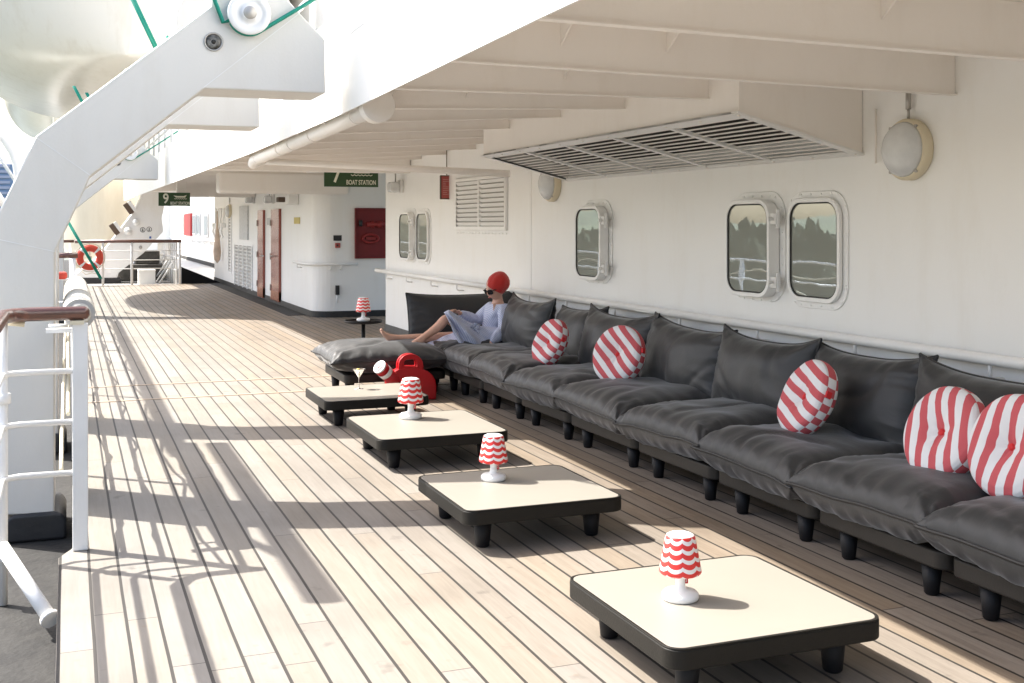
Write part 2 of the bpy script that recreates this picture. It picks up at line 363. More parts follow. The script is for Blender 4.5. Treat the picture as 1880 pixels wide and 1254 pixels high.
def stripes(name, ca, cb_, period, axis=0, shift=0.0):
    m = bpy.data.materials.new(name); m.use_nodes = True; nt = m.node_tree; b = nt.nodes['Principled BSDF']
    tc = nd(nt, 'ShaderNodeTexCoord'); sp = nd(nt, 'ShaderNodeSeparateXYZ'); nt.links.new(tc.outputs['Object'], sp.inputs[0])
    f = math_node(nt, 'FRACT', math_node(nt, 'ADD', math_node(nt, 'DIVIDE', sp.outputs[axis], period), 50.25 + shift))
    k = math_node(nt, 'LESS_THAN', f, 0.5)
    mx = nd(nt, 'ShaderNodeMix', data_type='RGBA'); nt.links.new(k, mx.inputs[0]); mx.inputs[6].default_value = (*ca, 1); mx.inputs[7].default_value = (*cb_, 1)
    nt.links.new(mx.outputs[2], b.inputs['Base Color']); b.inputs['Roughness'].default_value = 0.85
    n2 = nd(nt, 'ShaderNodeTexNoise'); n2.inputs['Scale'].default_value = 14; n2.inputs['Detail'].default_value = 4; nt.links.new(tc.outputs['Object'], n2.inputs['Vector'])
    b2 = nd(nt, 'ShaderNodeBump'); b2.inputs['Strength'].default_value = 0.3; b2.inputs['Distance'].default_value = 0.01; nt.links.new(n2.outputs[0], b2.inputs['Height']); nt.links.new(b2.outputs[0], b.inputs['Normal'])
    return m
M_str = stripes('red_white_stripe', (0.74, 0.74, 0.75), (0.54, 0.095, 0.11), 0.077)
M_str2 = stripes('red_white_stripe_edge', (0.74, 0.74, 0.75), (0.54, 0.095, 0.11), 0.077, 0, 0.5)
M_canstripe = mat('white_band', (0.80, 0.80, 0.80), 0.4)

def scallop_material():
    m = bpy.data.materials.new('scalloped_shade'); m.use_nodes = True; nt = m.node_tree; b = nt.nodes['Principled BSDF']
    tc = nd(nt, 'ShaderNodeTexCoord'); sp = nd(nt, 'ShaderNodeSeparateXYZ'); nt.links.new(tc.outputs['Object'], sp.inputs[0])
    th = math_node(nt, 'ARCTAN2', sp.outputs[1], sp.outputs[0])
    s = math_node(nt, 'ABSOLUTE', math_node(nt, 'COSINE', math_node(nt, 'MULTIPLY', th, 4)))
    z = math_node(nt, 'ADD', sp.outputs[2], math_node(nt, 'MULTIPLY', math_node(nt, 'POWER', s, 0.7), 0.012))
    f = math_node(nt, 'FRACT', math_node(nt, 'DIVIDE', math_node(nt, 'SUBTRACT', z, 0.108), 0.033))
    k = math_node(nt, 'MULTIPLY', math_node(nt, 'LESS_THAN', f, 0.56), math_node(nt, 'MULTIPLY', math_node(nt, 'GREATER_THAN', z, 0.108), math_node(nt, 'LESS_THAN', sp.outputs[2], 0.241)))
    mx = nd(nt, 'ShaderNodeMix', data_type='RGBA'); nt.links.new(k, mx.inputs[0]); mx.inputs[6].default_value = (0.83, 0.80, 0.79, 1); mx.inputs[7].default_value = (0.72, 0.035, 0.03, 1)
    nt.links.new(mx.outputs[2], b.inputs['Base Color']); b.inputs['Roughness'].default_value = 0.4
    return m
M_scal = scallop_material()

def dress_material():
    m = bpy.data.materials.new('blue_pinstripe_cotton'); m.use_nodes = True; nt = m.node_tree; b = nt.nodes['Principled BSDF']
    tc = nd(nt, 'ShaderNodeTexCoord'); sp = nd(nt, 'ShaderNodeSeparateXYZ'); nt.links.new(tc.outputs['Object'], sp.inputs[0])
    q = math_node(nt, 'ADD', math_node(nt, 'MULTIPLY', sp.outputs[0], 0.8), math_node(nt, 'MULTIPLY', sp.outputs[2], 0.45))
    f = math_node(nt, 'FRACT', math_node(nt, 'DIVIDE', q, 0.012))
    k = math_node(nt, 'LESS_THAN', f, 0.5)
    mx = nd(nt, 'ShaderNodeMix', data_type='RGBA'); nt.links.new(k, mx.inputs[0]); mx.inputs[6].default_value = (0.66, 0.69, 0.80, 1); mx.inputs[7].default_value = (0.43, 0.48, 0.68, 1)
    nt.links.new(mx.outputs[2], b.inputs['Base Color']); b.inputs['Roughness'].default_value = 0.85
    n2 = nd(nt, 'ShaderNodeTexNoise'); n2.inputs['Scale'].default_value = 11; n2.inputs['Detail'].default_value = 5; n2.inputs['Distortion'].default_value = 1.2; nt.links.new(tc.outputs['Object'], n2.inputs['Vector'])
    b2 = nd(nt, 'ShaderNodeBump'); b2.inputs['Strength'].default_value = 0.7; b2.inputs['Distance'].default_value = 0.02; nt.links.new(n2.outputs[0], b2.inputs['Height']); nt.links.new(b2.outputs[0], b.inputs['Normal'])
    return m
M_dress = dress_material()

def window_glass():
    m = bpy.data.materials.new('window_glass'); m.use_nodes = True; nt = m.node_tree; nt.nodes.clear()
    o = nd(nt, 'ShaderNodeOutputMaterial'); mix = nd(nt, 'ShaderNodeMixShader'); mix.inputs[0].default_value = 0.36
    d = nd(nt, 'ShaderNodeBsdfDiffuse'); d.inputs[0].default_value = (0.42, 0.415, 0.36, 1)
    g = nd(nt, 'ShaderNodeBsdfGlossy'); g.inputs[0].default_value = (0.74, 0.86, 0.98, 1); g.inputs['Roughness'].default_value = 0.01
    tc = nd(nt, 'ShaderNodeTexCoord'); nz = nd(nt, 'ShaderNodeTexNoise'); nz.inputs['Scale'].default_value = 2.2; nt.links.new(tc.outputs['Object'], nz.inputs['Vector']); bp = nd(nt, 'ShaderNodeBump'); bp.inputs['Strength'].default_value = 0.012; bp.inputs['Distance'].default_value = 0.1; nt.links.new(nz.outputs[0], bp.inputs['Height']); nt.links.new(bp.outputs[0], g.inputs['Normal'])
    nt.links.new(d.outputs[0], mix.inputs[1]); nt.links.new(g.outputs[0], mix.inputs[2]); nt.links.new(mix.outputs[0], o.inputs[0])
    return m
M_pane = window_glass()
def clear_glass():
    m = bpy.data.materials.new('clear_glass'); m.use_nodes = True; b = m.node_tree.nodes['Principled BSDF']
    b.inputs['Base Color'].default_value = (1, 1, 1, 1); b.inputs['Roughness'].default_value = 0.02; b.inputs['Transmission Weight'].default_value = 1; b.inputs['IOR'].default_value = 1.25
    return m
M_glass = clear_glass()
M_drink = mat('pale_cocktail', (0.80, 0.76, 0.50), 0.2, trans=0.6)
# ================================================================ SETTING
WX = 4.22                                   # deckhouse wall
DE = 30.5                                   # forward end of the planked deck
# planked deck, with its notch round the rail post
m_ = MB()
m_.prism([(-0.04, -4, -0.19), (6.2, -4, -0.19), (6.2, DE, -0.19), (0.03, DE, -0.19), (0.03, 5.72, -0.19), (-0.04, 5.55, -0.19)], (0, 0, 0.19))
struct(m_.build('deck', M_deck))
# pale joint strips across the deck
for y, nm in ((10.30, 0), (11.25, 0)):
    struct(MB().box(0.05, WX - 0.05, y, y + 0.055, 0.0, 0.004).build('deck_joint_strip', M_strip))
struct(MB().box(-0.35, 0.17, 5.38, 5.60, -0.1, 0.003).build('deck_end_plank', M_deck)) if False else None
# gutter outboard of the planks
struct(MB().box(-1.25, 0.1, -4, DE + 30, -0.42, -0.205).build('gutter', M_gutter))
struct(MB().box(-1.6, -1.25, -4, DE + 30, -0.42, -0.10).build('gutter_kerb', M_white))
# forward deck beyond the planking
struct(MB().box(0.1, 9, DE + 0.01, 62, -0.42, -0.03).build('forward_deck', mat('pale_deck_paint', (0.52, 0.51, 0.48), 0.5, var=0.2)))
M_matt = mat('matt_black', (0.014, 0.014, 0.015), 0.95, spec=0.1)
tag(MB().prism([wy(333, 523, 30.56), wy(333, 490, 30.56), wy(366, 503, 30.56), wy(405, 519, 30.56), wy(405, 523, 30.56)], (0, 0.05, 0)).build('black_coaming', M_matt), 'black sloping coaming plate at the far deck end, right of the railing', 'coaming')
struct(MB().prism([gp(215, 494, -0.026), gp(215, 519.0, -0.026), gp(332, 519, -0.026), gp(332, 494, -0.026)], (0, 0, 0.003)).build('stair_landing', M_gutter))
# water and the far shore (seen mirrored in the windows)
M_water = mat('harbour_water', (0.06, 0.085, 0.075), 0.12, bump=0.6, bscale=0.4, bdist=0.5)
struct(MB().quad((-3000, -2500, -14), (3000, -2500, -14), (3000, 4500, -14), (-3000, 4500, -14)).build('water', M_water))
M_hull = painted_steel('hull_black_paint', (0.05, 0.05, 0.055), 0.1)
struct(MB().box(-1.6, 6.2, -4, 62, -14.5, -0.43).build('ship_hull', M_hull))
m_ = MB(); N = 90
rows = []
for i in range(N):
    a = i / (N - 1); y = -300 + 1100 * a; x = -85 - 12 * math.sin(a * 9) - 8 * math.sin(a * 23 + 1)
    row = [(x, y, -14.3), (x - 8, y, -11), (x - 60, y, -5 + 3 * math.sin(a * 17)), (x - 200, y, 2 + 10 * math.sin(a * 9) ** 2), (x - 420, y, -12)]
    rows += row
m_.add(rows, [(i * 5 + k, i * 5 + k + 1, (i + 1) * 5 + k + 1, (i + 1) * 5 + k) for i in range(N - 1) for k in range(4)], True)
struct(m_.build('shore', mat('shore_grass', (0.10, 0.12, 0.05), 0.9, var=0.4, vscale=0.05)))
M_wood = mat('forest_green', (0.10, 0.118, 0.058), 0.95, var=0.5, vscale=0.15)
m_ = MB(); rnd = random.Random(3)
for i in range(4200):
    a = rnd.random(); y = -290 + 1080 * a; dx = rnd.random() ** 1.1 * 70
    x = -88 - 12 * math.sin(a * 9) - 8 * math.sin(a * 23 + 1) - dx
    z = -13.6 + dx * 0.05; h = rnd.uniform(9, 14.0) * (0.9 + .14 * math.sin(a * 31)); r = h * rnd.uniform(0.12, 0.2)
    k = 7; a0 = rnd.random() * 6
    vs = []
    for (rr, hh) in ((0.7, 0.02), (1, 0.22), (0.95, 0.55), (0.5, 0.85)):
        for q in range(k):
            t = a0 + 2 * PI * q / k; j = rnd.uniform(0.7, 1.25)
            vs.append((x + r * rr * j * math.cos(t), y + r * rr * j * math.sin(t), z + h * hh * rnd.uniform(0.93, 1.07)))
    vs.append((x, y, z + h)); fs = []
    for q3 in range(3): fs += [(q3 * k + q, q3 * k + (q + 1) % k, (q3 + 1) * k + (q + 1) % k, (q3 + 1) * k + q) for q in range(k)]
    fs += [(3 * k + q, 3 * k + (q + 1) % k, 4 * k) for q in range(k)]
    m_.add(vs, fs)
tag(m_.build('shore_forest', M_wood), 'dark green wood along the far shore, mirrored in the windows', 'wood', kind='stuff')

# ---------------------------------------------------------------- deckhouse wall along the deck
def rounded_hole_wall(mb, x0, x1, y0, y1, z0, z1, holes):
    """plain wall slab; windows are set on it as frames of their own"""
    mb.box(x0, x1, y0, y1, z0, z1)
dh = thing('deckhouse_wall', 'long white steel deckhouse wall behind the dark sofa, with windows and a handrail', 'wall', (WX, 6, 0))
MB().box(WX, WX + 2.0, -4, 15.85, 0.002, 2.9).build('wall_plating', M_wall, dh)
MB().box(WX - 0.012, WX - 0.001, -4, 15.85, 0.004, 0.10).box(WX - 0.012, 6.2, 15.851, 15.863, 0.004, 0.10).build('skirting', M_curb, dh)
m_ = MB()
for y in (10.35,): m_.box(WX - 0.0035, WX - 0.0005, y, y + 0.012, 0.1, 2.5)     # weld seams
m_.build('weld_seam', M_wall, dh)

# far deckhouse: crosswise wall with the locker, rounded corner, then the long wall with the doors
FX, FY = 3.72, 18.45
fd = thing('far_deckhouse', 'white far deckhouse with a rounded corner beyond the sofa, red doors in its side', 'deckhouse', (FX, FY, 0))
R = 0.33
def corner_poly(gr):
    pts = [(7.2, FY - gr)]
    for k in range(9):
        a = math.radians(270 - 90 * k / 8); pts.append((FX + R + (R + gr) * math.cos(a), FY + R + (R + gr) * math.sin(a)))
    pts += [(FX - gr, 32.0), (7.2, 32.0)]
    return pts
o_ = MB().prism([(x, y, 0.102) for x, y in corner_poly(0)], (0, 0, 2.5)).build('wall_plating', M_wall, fd)
for p in o_.data.polygons: p.use_smooth = False
MB().prism([(x, y, 0.0) for x, y in corner_poly(0.015)], (0, 0, 0.10)).build('skirting', M_black, fd)
struct(MB().box(FX - 0.32, FX - 0.016, FY + 0.6, 32.0, 0.0, 0.006).build('deck_margin', M_gutter))
# farthest wall, in the sun
ff = thing('forward_deckhouse', 'sunlit white deckhouse wall far along the deck beyond the stair rail', 'deckhouse', (4.95, 45, 0))
MB().box(4.95, 7.2, 32.02, 62, 0.12, 3.4).build('wall_plating', M_wall, ff)
MB().box(4.93, 7.2, 32.02, 62, -0.02, 0.12).build('skirting', M_gutter, ff)
MB().box(1.0, 7.2, 62.0, 62.3, -0.02, 3.2).build('end_wall', M_wall, ff)
def fw(px, py): return wx(px, py, 4.94)
for x0, x1, y0, y1 in ((334, 338, 399, 425), (355, 360, 397, 428), (363, 368, 397, 429), (377, 383, 397, 432)):
    a, b = wx(x0, y0, 4.94), wx(x1, y1, 4.94)
    fr = MB().box(4.90, 4.949, min(a.y, b.y) - 0.08, max(a.y, b.y) + 0.08, b.z - 0.08, a.z + 0.08).build('window', M_white, ff, bevel=0.02)
    MB().box(4.893, 4.8995, min(a.y, b.y), max(a.y, b.y), b.z, a.z).build('pane', M_pane, fr)
a, b = wx(340, 393, 4.94), wx(353, 433, 4.94)
tag(MB().box(4.86, 4.945, b.y, a.y, b.z, a.z).build('red_board', mat('bright_red_board', (0.55, 0.03, 0.03), 0.5), bevel=0.01), 'bright red board hanging on the sunlit far wall', 'board')
a, b = gp(345, 470, 0.0), None
rl = MB(); rl.tube([(4.84, 33, 0.92), (4.84, 60, 0.92)], 0.03)
for k in range(12): rl.tube([(4.84, 34 + 2.2 * k, 0.92), (4.84, 34 + 2.2 * k, 0.82), (4.94, 34 + 2.2 * k, 0.82)], 0.015, 6)
tag(rl.build('handrail', M_white), 'white pipe handrail on the sunlit farthest wall', 'handrail')

# ---------------------------------------------------------------- overhang: plating, beams, fascia
FAS = [(1.44, -4), (1.46, 0), (1.45, 3.2), (1.52, 5.2), (1.585, 7.2), (1.63, 11.2), (1.60, 15.5), (1.55, 22), (1.46, 34)]
def fx(y):
    for (xa, ya), (xb, yb) in zip(FAS, FAS[1:]):
        if ya <= y <= yb: return xa + (xb - xa) * (y - ya) / (yb - ya)
    return FAS[-1][0]
ZF = 2.19; ZC = 2.405; ZT = 2.84
oh = thing('deck_overhang', 'cream painted underside of the deck above with cross beams, white outer face', 'deck overhang', (2.8, 6, ZC))
ys = [-4 + 0.5 * k for k in range(77)]
m_ = MB(); n = len(ys)
m_.add([(fx(y) + 0.011, y, ZC) for y in ys] + [(7.2, y, ZC) for y in ys] + [(fx(y) + 0.011, y, ZC + 0.02) for y in ys] + [(7.2, y, ZC + 0.02) for y in ys],
       [(i, i + 1, n + i + 1, n + i) for i in range(n - 1)] + [(2 * n + i, 3 * n + i, 3 * n + i + 1, 2 * n + i + 1) for i in range(n - 1)])
m_.build('ceiling_plating', M_ceil, oh)
m_ = MB()
m_.add([(fx(y), y, ZF) for y in ys] + [(fx(y), y, ZT) for y in ys] + [(fx(y) + 0.01, y, ZF) for y in ys] + [(fx(y) + 0.01, y, ZT) for y in ys],
       [(i, i + 1, n + i + 1, n + i) for i in range(n - 1)] + [(2 * n + i, 3 * n + i, 3 * n + i + 1, 2 * n + i + 1) for i in range(n - 1)] +
       [(i, i + 1, 2 * n + i + 1, 2 * n + i) for i in range(n - 1)] + [(n + i, n + i + 1, 3 * n + i + 1, 3 * n + i) for i in range(n - 1)])
m_.build('fascia', M_wall, oh)
# deck above
m_ = MB(); m_.prism([(fx(y) + 0.012, y, ZT - 0.12) for y in ys] + [(7.2, 34, ZT - 0.12), (7.2, -4, ZT - 0.12)], (0, 0, 0.08)); m_.build('upper_plating', M_white, oh)
m_ = MB()
for y in (2.1, 6.0, 9.9, 13.8, 18, 22): m_.box(fx(y) - 0.003, fx(y) - 0.0005, y, y + 0.008, ZF + 0.01, ZT - 0.01)
for i in range(n - 1):
    a0, a1 = ys[i], ys[i + 1]
    m_.prism([(fx(a0) - 0.0025, a0, 2.64), (fx(a1) - 0.0025, a1, 2.64), (fx(a1) - 0.0025, a1, 2.648), (fx(a0) - 0.0025, a0, 2.648)], (0.002, 0, 0))
m_.build('weld_seam', M_wall, oh)
BY = [-1.68 + 1.05 * k for k in range(18)]
for y in BY:
    if y > 16: continue
    xi = fx(y) + 0.02
    zi = ZF + 0.015
    zw = 2.17 + max(0, min(1, (y - 4.6) / 3.0)) * 0.185
    xe = WX - 0.005
    if 5.3 < y < 9.6: xe = WX - 0.005
    m_ = MB(); m_.prism([(xi, y, zi), (xe, y, zw), (xe, y, ZC - 0.001), (xi, y, ZC - 0.001)], (0, 0.014, 0))
    m_.prism([(xi, y - 0.016, zi - 0.008), (xe, y - 0.016, zw - 0.008), (xe, y - 0.016, zw - 0.001), (xi, y - 0.016, zi - 0.001)], (0, 0.046, 0))
    m_.build('beam', M_ceil, oh)
# small brackets between beams
for (x, k) in ((2.02, 5), (2.55, 5), (2.5, 6), (2.9, 4), (2.3, 7), (3.3, 3)):
    y = BY[k + 1] - 0.001; zb = 2.29
    MB().prism([(x, y, zb), (x, y - 0.16, ZC - 0.001), (x, y, ZC - 0.001)], (0.008, 0, 0)).build('bracket', M_ceil, oh)
# boxed girder across at the far end of the recess
tag(MB().box(2.15, 4.20, 18.0, 18.35, 2.0, 2.33).build('cross_girder', M_ceil, bevel=0.05, seg=4), 'cream boxed girder across the ceiling behind the number 7 sign', 'girder')
tag(MB().box(fx(14.6) + 0.02, WX - 0.01, 14.55, 14.72, 2.19, 2.402).build('cross_girder', M_ceil, bevel=0.01), 'deep cream ceiling girder cutting off the top of the number 7 sign', 'girder')
tag(MB().box(2.1, 3.7, 24.6, 24.8, 2.1, 2.402).build('cross_girder', M_ceil, bevel=0.01), 'cream ceiling girder far away above the red doors', 'girder')
m_ = MB(); 
for k in range(14): m_.box(fx(20) + 0.03, 3.7, 19.0 + k * 0.85, 19.03 + k * 0.85, ZC - 0.035, ZC - 0.001)
tag(m_.build('ceiling_battens', M_ceil), 'row of thin cream battens across the ceiling far along the deck', 'battens')

# superstructure of the deck above, set back from its edge
uh = thing('upper_deckhouse', 'white upper deckhouse wall set back behind the railing of the deck above', 'deckhouse', (4.4, 15, ZT))
MB().box(4.4, 7.2, -4, 34, ZT - 0.03, 8.2).build('wall_plating', M_wall, uh)
MB().box(4.1, 7.2, -4, 34, 8.2, 8.35).build('roof', M_white, uh)
# boat-deck railing on top of the overhang
rl = thing('boat_deck_rail', 'white railing of the deck above, on top of the overhang edge', 'railing', (1.7, 10, ZT - 0.04))
pts = [[], [], []]
for k in range(20):
    y = 7.0 + k * 1.3; x = fx(min(y, 33)) + 0.06
    MB().tube([(x, y, ZT - 0.04), (x, y, ZT + 1.0)], 0.022, 8).build('post', M_white, rl)
    for q in range(3): pts[q].append((x, y, ZT + 0.33 * (q + 1)))
for q in range(3): MB().tube(pts[q], 0.02, 8).build('bar', M_white, rl)

# ---------------------------------------------------------------- pipes under the overhang
pp = thing('drain_pipe', 'thick cream drain pipe under the edge of the overhang, capped at its near end', 'pipe', (1.75, 9, 2.1))
zp = lambda y: 2.19 - (y - 6.5) * .008
ptz = [(fx(y) + 0.10, y, zp(y)) for y in (6.55, 7.5, 8.5, 9.5, 10.5, 11.5)]
MB().tube(ptz + [(fx(12) + 0.16, 12.0, 2.14), (fx(12) + 0.3, 12.3, 2.2), (fx(12) + 0.4, 12.5, 2.4)], 0.055, 18).build('pipe', M_ceil, pp)
m_ = MB(); m_.tube([(fx(6.5) + 0.13, 6.50, 2.20), (fx(6.5) + 0.13, 6.60, 2.20)], 0.10, 22); m_.tube([(fx(6.5) + 0.14, 6.58, 2.20), (fx(6.5) + 0.2, 6.62, 2.33), (fx(6.5) + 0.2, 6.62, 2.39)], 0.06, 16); m_.build('end_cap', M_ceil, pp, bevel=0.004)
for y in (6.95, 8.4, 9.3, 9.9, 11.2): MB().tube([(fx(y) + 0.10, y, zp(y)), (fx(y) + 0.10, y + 0.03, zp(y))], 0.061, 18).box(fx(y) + 0.095, fx(y) + 0.105, y, y + 0.03, 2.24, ZC).build('clamp', M_ceil, pp)
a = Vector((fx(12) + 0.2, 12.5, 2.2)); b = wx(935, 319, WX - 0.08)
tag(MB().tube([a, (a + b) / 2 + Vector((0, 0, 0.0)), b], 0.035, 12).build('ceiling_pipe', M_ceil), 'thin cream pipe running across under the ceiling towards the wall louvre', 'pipe')
tag(MB().tube([wx(1608, 300, WX - 0.02), wx(1608, 200, WX - 0.02)], 0.006, 8).build('conduit', M_ceil), 'thin vertical cable conduit on the wall beside the near round lamp', 'conduit')
# ================================================================ FIXTURES ON THE WALL
def loopX(cy, cz, w_, h_, r, X): return [Vector((X, cy + a, cz + b)) for a, b in rrect(w_, h_, r, 8)]
def window(label, cy, cz, hinged, group):
    w_, h_, r = 0.47, 0.575, 0.10
    t = thing('window', label, 'window', (WX, cy, cz - h_ / 2), group=group)
    m = MB(); ring_prism(m, loopX(cy - (0.012 if hinged else 0), cz + (0.012 if hinged else 0), w_ + 0.135, h_ + 0.135, r + 0.055, WX - 0.010), loopX(cy, cz, w_ - 0.02, h_ - 0.02, r, WX - 0.010), (0.0095, 0, 0))
    m.build('flange', M_wall, t, bevel=0.003)
    m = MB()
    W2, H2 = w_ + 0.10, h_ + 0.10
    for a, b in rrect(W2, H2, 0.12, 4)[::2] + [(W2 / 2, z) for z in (-.2, -.1, 0, .1, .2)] + [(-W2 / 2, z) for z in (-.2, -.1, 0, .1, .2)] + [(y, H2 / 2) for y in (-.15, -.05, .05, .15)] + [(y, -H2 / 2) for y in (-.15, -.05, .05, .15)]:
        m.tube([(WX - 0.009, cy + a, cz + b), (WX - 0.015, cy + a, cz + b)], 0.006, 8)
    m.build('bolts', M_wall, t)
    P = WX - (0.095 if hinged else 0.040)
    m = MB(); ring_prism(m, loopX(cy, cz, w_ + 0.055, h_ + 0.055, r + 0.024, P), loopX(cy, cz, w_, h_, r, P), ((WX - P) - 0.015, 0, 0))
    fr = m.build('frame', M_wall, t, bevel=0.006, seg=3)
    MB().prism(loopX(cy, cz, w_ + 0.004, h_ + 0.004, r, P + 0.014), (0.006, 0, 0)).build('pane', M_pane, t)
    m = MB(); ring_prism(m, loopX(cy, cz, w_ + 0.003, h_ + 0.003, r, P + 0.006), loopX(cy, cz, w_ - 0.016, h_ - 0.016, r - 0.01, P + 0.006), (0.0075, 0, 0))
    m.build('gasket', M_dark, t)
    if hinged:
        for dz in (0.19, -0.21):
            m = MB(); y = cy - w_ / 2 - 0.04
            m.box(P + 0.01, P + 0.05, y - 0.05, y + 0.03, cz + dz - 0.035, cz + dz + 0.035)
            m.tube([(P + 0.03, y - 0.045, cz + dz - 0.06), (P + 0.03, y - 0.045, cz + dz + 0.06)], 0.014, 10)
            m.tube([(P + 0.005, y - 0.02, cz + dz), (P - 0.03, y - 0.02, cz + dz)], 0.012, 10)
            m.build('hinge', M_white, t, bevel=0.003)
    return t
GW = 'rounded windows in the deckhouse wall'
window('rounded window nearest the camera, right of the pair behind the sofa', 5.775, 1.352, False, GW)
window('hinged rounded window standing proud of the wall, left of the near pair', 6.41, 1.352, True, GW)
window('lone hinged window between the wall louvre and the near pair', 8.87, 1.352, True, GW)
window('small-looking fixed window, right one of the far pair by the wall corner', 13.96, 1.36, False, GW)
window('hinged window nearest the wall corner, left one of the far pair', 14.58, 1.36, True, GW)

# handrails on the wall
def handrail(label, y0, y1, z, hooks, x=WX - 0.085, e0=True):
    t = thing('handrail', label, 'handrail', (x, (y0 + y1) / 2, z - 0.1), group='handrails along the deckhouse wall')
    MB().tube([(x, y0, z), (x, y1, z)], 0.029, 14).build('rail', M_wall, t)
    for y in hooks:
        MB().tube([(x, y, z - 0.02), (x, y, z - 0.075), (x + 0.015, y, z - 0.095), (x + 0.085, y, z - 0.10)], 0.0095, 8).build('bracket', M_wall, t)
handrail('white pipe handrail on the wall above the near part of the sofa', -2, 10.75, 0.855, [0.3, 1.3, 2.3, 3.3, 4.30, 5.31, 6.29, 7.29, 8.35, 9.32, 10.2, 10.6])
handrail('white pipe handrail behind the person, ending at the wall corner', 10.95, 16.05, 0.855, [11.3, 12.4, 13.4, 14.5, 15.5])
m_ = thing('handrail', 'white handrail bending round the rounded corner below the dark red cabinet', 'handrail', (FX, FY, 0.75))
hp = [(WX + 0.2, FY - 0.08, 0.87)] + [(FX + R + (R + 0.08) * math.cos(math.radians(270 - 90 * k / 8)), FY + R + (R + 0.08) * math.sin(math.radians(270 - 90 * k / 8)), 0.87) for k in range(9)] + [(FX - 0.08, 19.9, 0.87)]
MB().tube(hp, 0.022, 10).build('rail', M_wall, m_)
for x in (4.15, 3.98): MB().tube([(x, FY - 0.08, 0.85), (x, FY - 0.08, 0.79), (x, FY, 0.78)], 0.009, 8).build('bracket', M_wall, m_)
MB().tube([(FX - 0.08, 19.5, 0.85), (FX - 0.08, 19.5, 0.79), (FX, 19.5, 0.78)], 0.009, 8).build('bracket', M_wall, m_)

# ---------------------------------------------------------------- inclined ventilation louvre under the ceiling
vb = thing('ventilation_box', 'large sloping ventilation box with five dark louvred panels hung under the ceiling', 'ventilation box', (3.8, 7.4, 1.905))
A0, A1, XO, ZO, XI, ZI = 5.35, 9.45, 3.40, 2.11, WX - 0.004, 1.905
def vp(x, y, dz=0.0):
    return Vector((x, y, ZO + (ZI - ZO) * (x - XO) / (XI - XO) + dz))
m_ = MB()
m_.prism([vp(XO, A0), vp(XI, A0), Vector((XI, A0, ZC - .002)), Vector((XO, A0, ZC - .002))], (0, 0.012, 0))
m_.prism([vp(XO, A1), vp(XI, A1), Vector((XI, A1, ZC - .002)), Vector((XO, A1, ZC - .002))], (0, -0.012, 0))
m_.prism([vp(XO, A0 + .0125), vp(XO, A1 - .0125), Vector((XO, A1 - .0125, ZC - .002)), Vector((XO, A0 + .0125, ZC - .002))], (0.012, 0, 0))
m_.build('casing', M_ceil, vb)
MB().prism([vp(XO + .02, A0 + .02, .12), vp(XI, A0 + .02, .12), vp(XI, A1 - .02, .12), vp(XO + .02, A1 - .02, .12)], (0, 0, 0.01)).build('dark_back', mat('louvre_shade', (0.022, 0.018, 0.014), 0.8), vb)  # near-black colour stands in for the shade inside the box
fr = MB(); e = 0.05
fr.prism([vp(XO - .02, A0 - .02, -.006), vp(XI, A0 - .02, -.006), vp(XI, A0 + e, -.006), vp(XO - .02, A0 + e, -.006)], (0, 0, 0.012))
fr.prism([vp(XO - .02, A1 - e, -.006), vp(XI, A1 - e, -.006), vp(XI, A1 + .02, -.006), vp(XO - .02, A1 + .02, -.006)], (0, 0, 0.012))
fr.prism([vp(XO - .02, A0 + e, -.006), vp(XO + e, A0 + e, -.006), vp(XO + e, A1 - e, -.006), vp(XO - .02, A1 - e, -.006)], (0, 0, 0.012))
fr.prism([vp(XI - e, A0 + e, -.006), vp(XI, A0 + e, -.006), vp(XI, A1 - e, -.006), vp(XI - e, A1 - e, -.006)], (0, 0, 0.012))
NP = 5; L_ = (A1 - A0 - 2 * e) / NP
for k in range(1, NP):
    y = A0 + e + k * L_; fr.prism([vp(XO + e, y - .025, -.007), vp(XI - e, y - .025, -.007), vp(XI - e, y + .025, -.007), vp(XO + e, y + .025, -.007)], (0, 0, 0.022))
fr.build('frame', M_white, vb, bevel=0.003)
bo = MB()
for k in range(NP * 2 + 1):
    y = A0 + 0.02 + (A1 - A0 - .04) * k / (NP * 2)
    for x in (XO + .01, XI - .03): p = vp(x, y, -.006); bo.tube([p, p + Vector((0, 0, -.007))], 0.008, 8)
bo.build('bolts', M_ceil, vb)
for k in range(NP):
    y0 = A0 + e + k * L_ + .026; y1 = y0 + L_ - .052; sl_ = MB(); NS = 12
    for q in range(NS):
        x = XO + e + (XI - XO - 2 * e) * (q + 0.5) / NS; p = vp(x, 0)
        Mx = Matrix.Rotation(math.radians(14), 3, 'Y')
        sl_.obox((p.x, (y0 + y1) / 2, p.z + .006), 0.018, y1 - y0, 0.003, Mx)
    sl_.build('louvre_panel', M_ceil, vb)

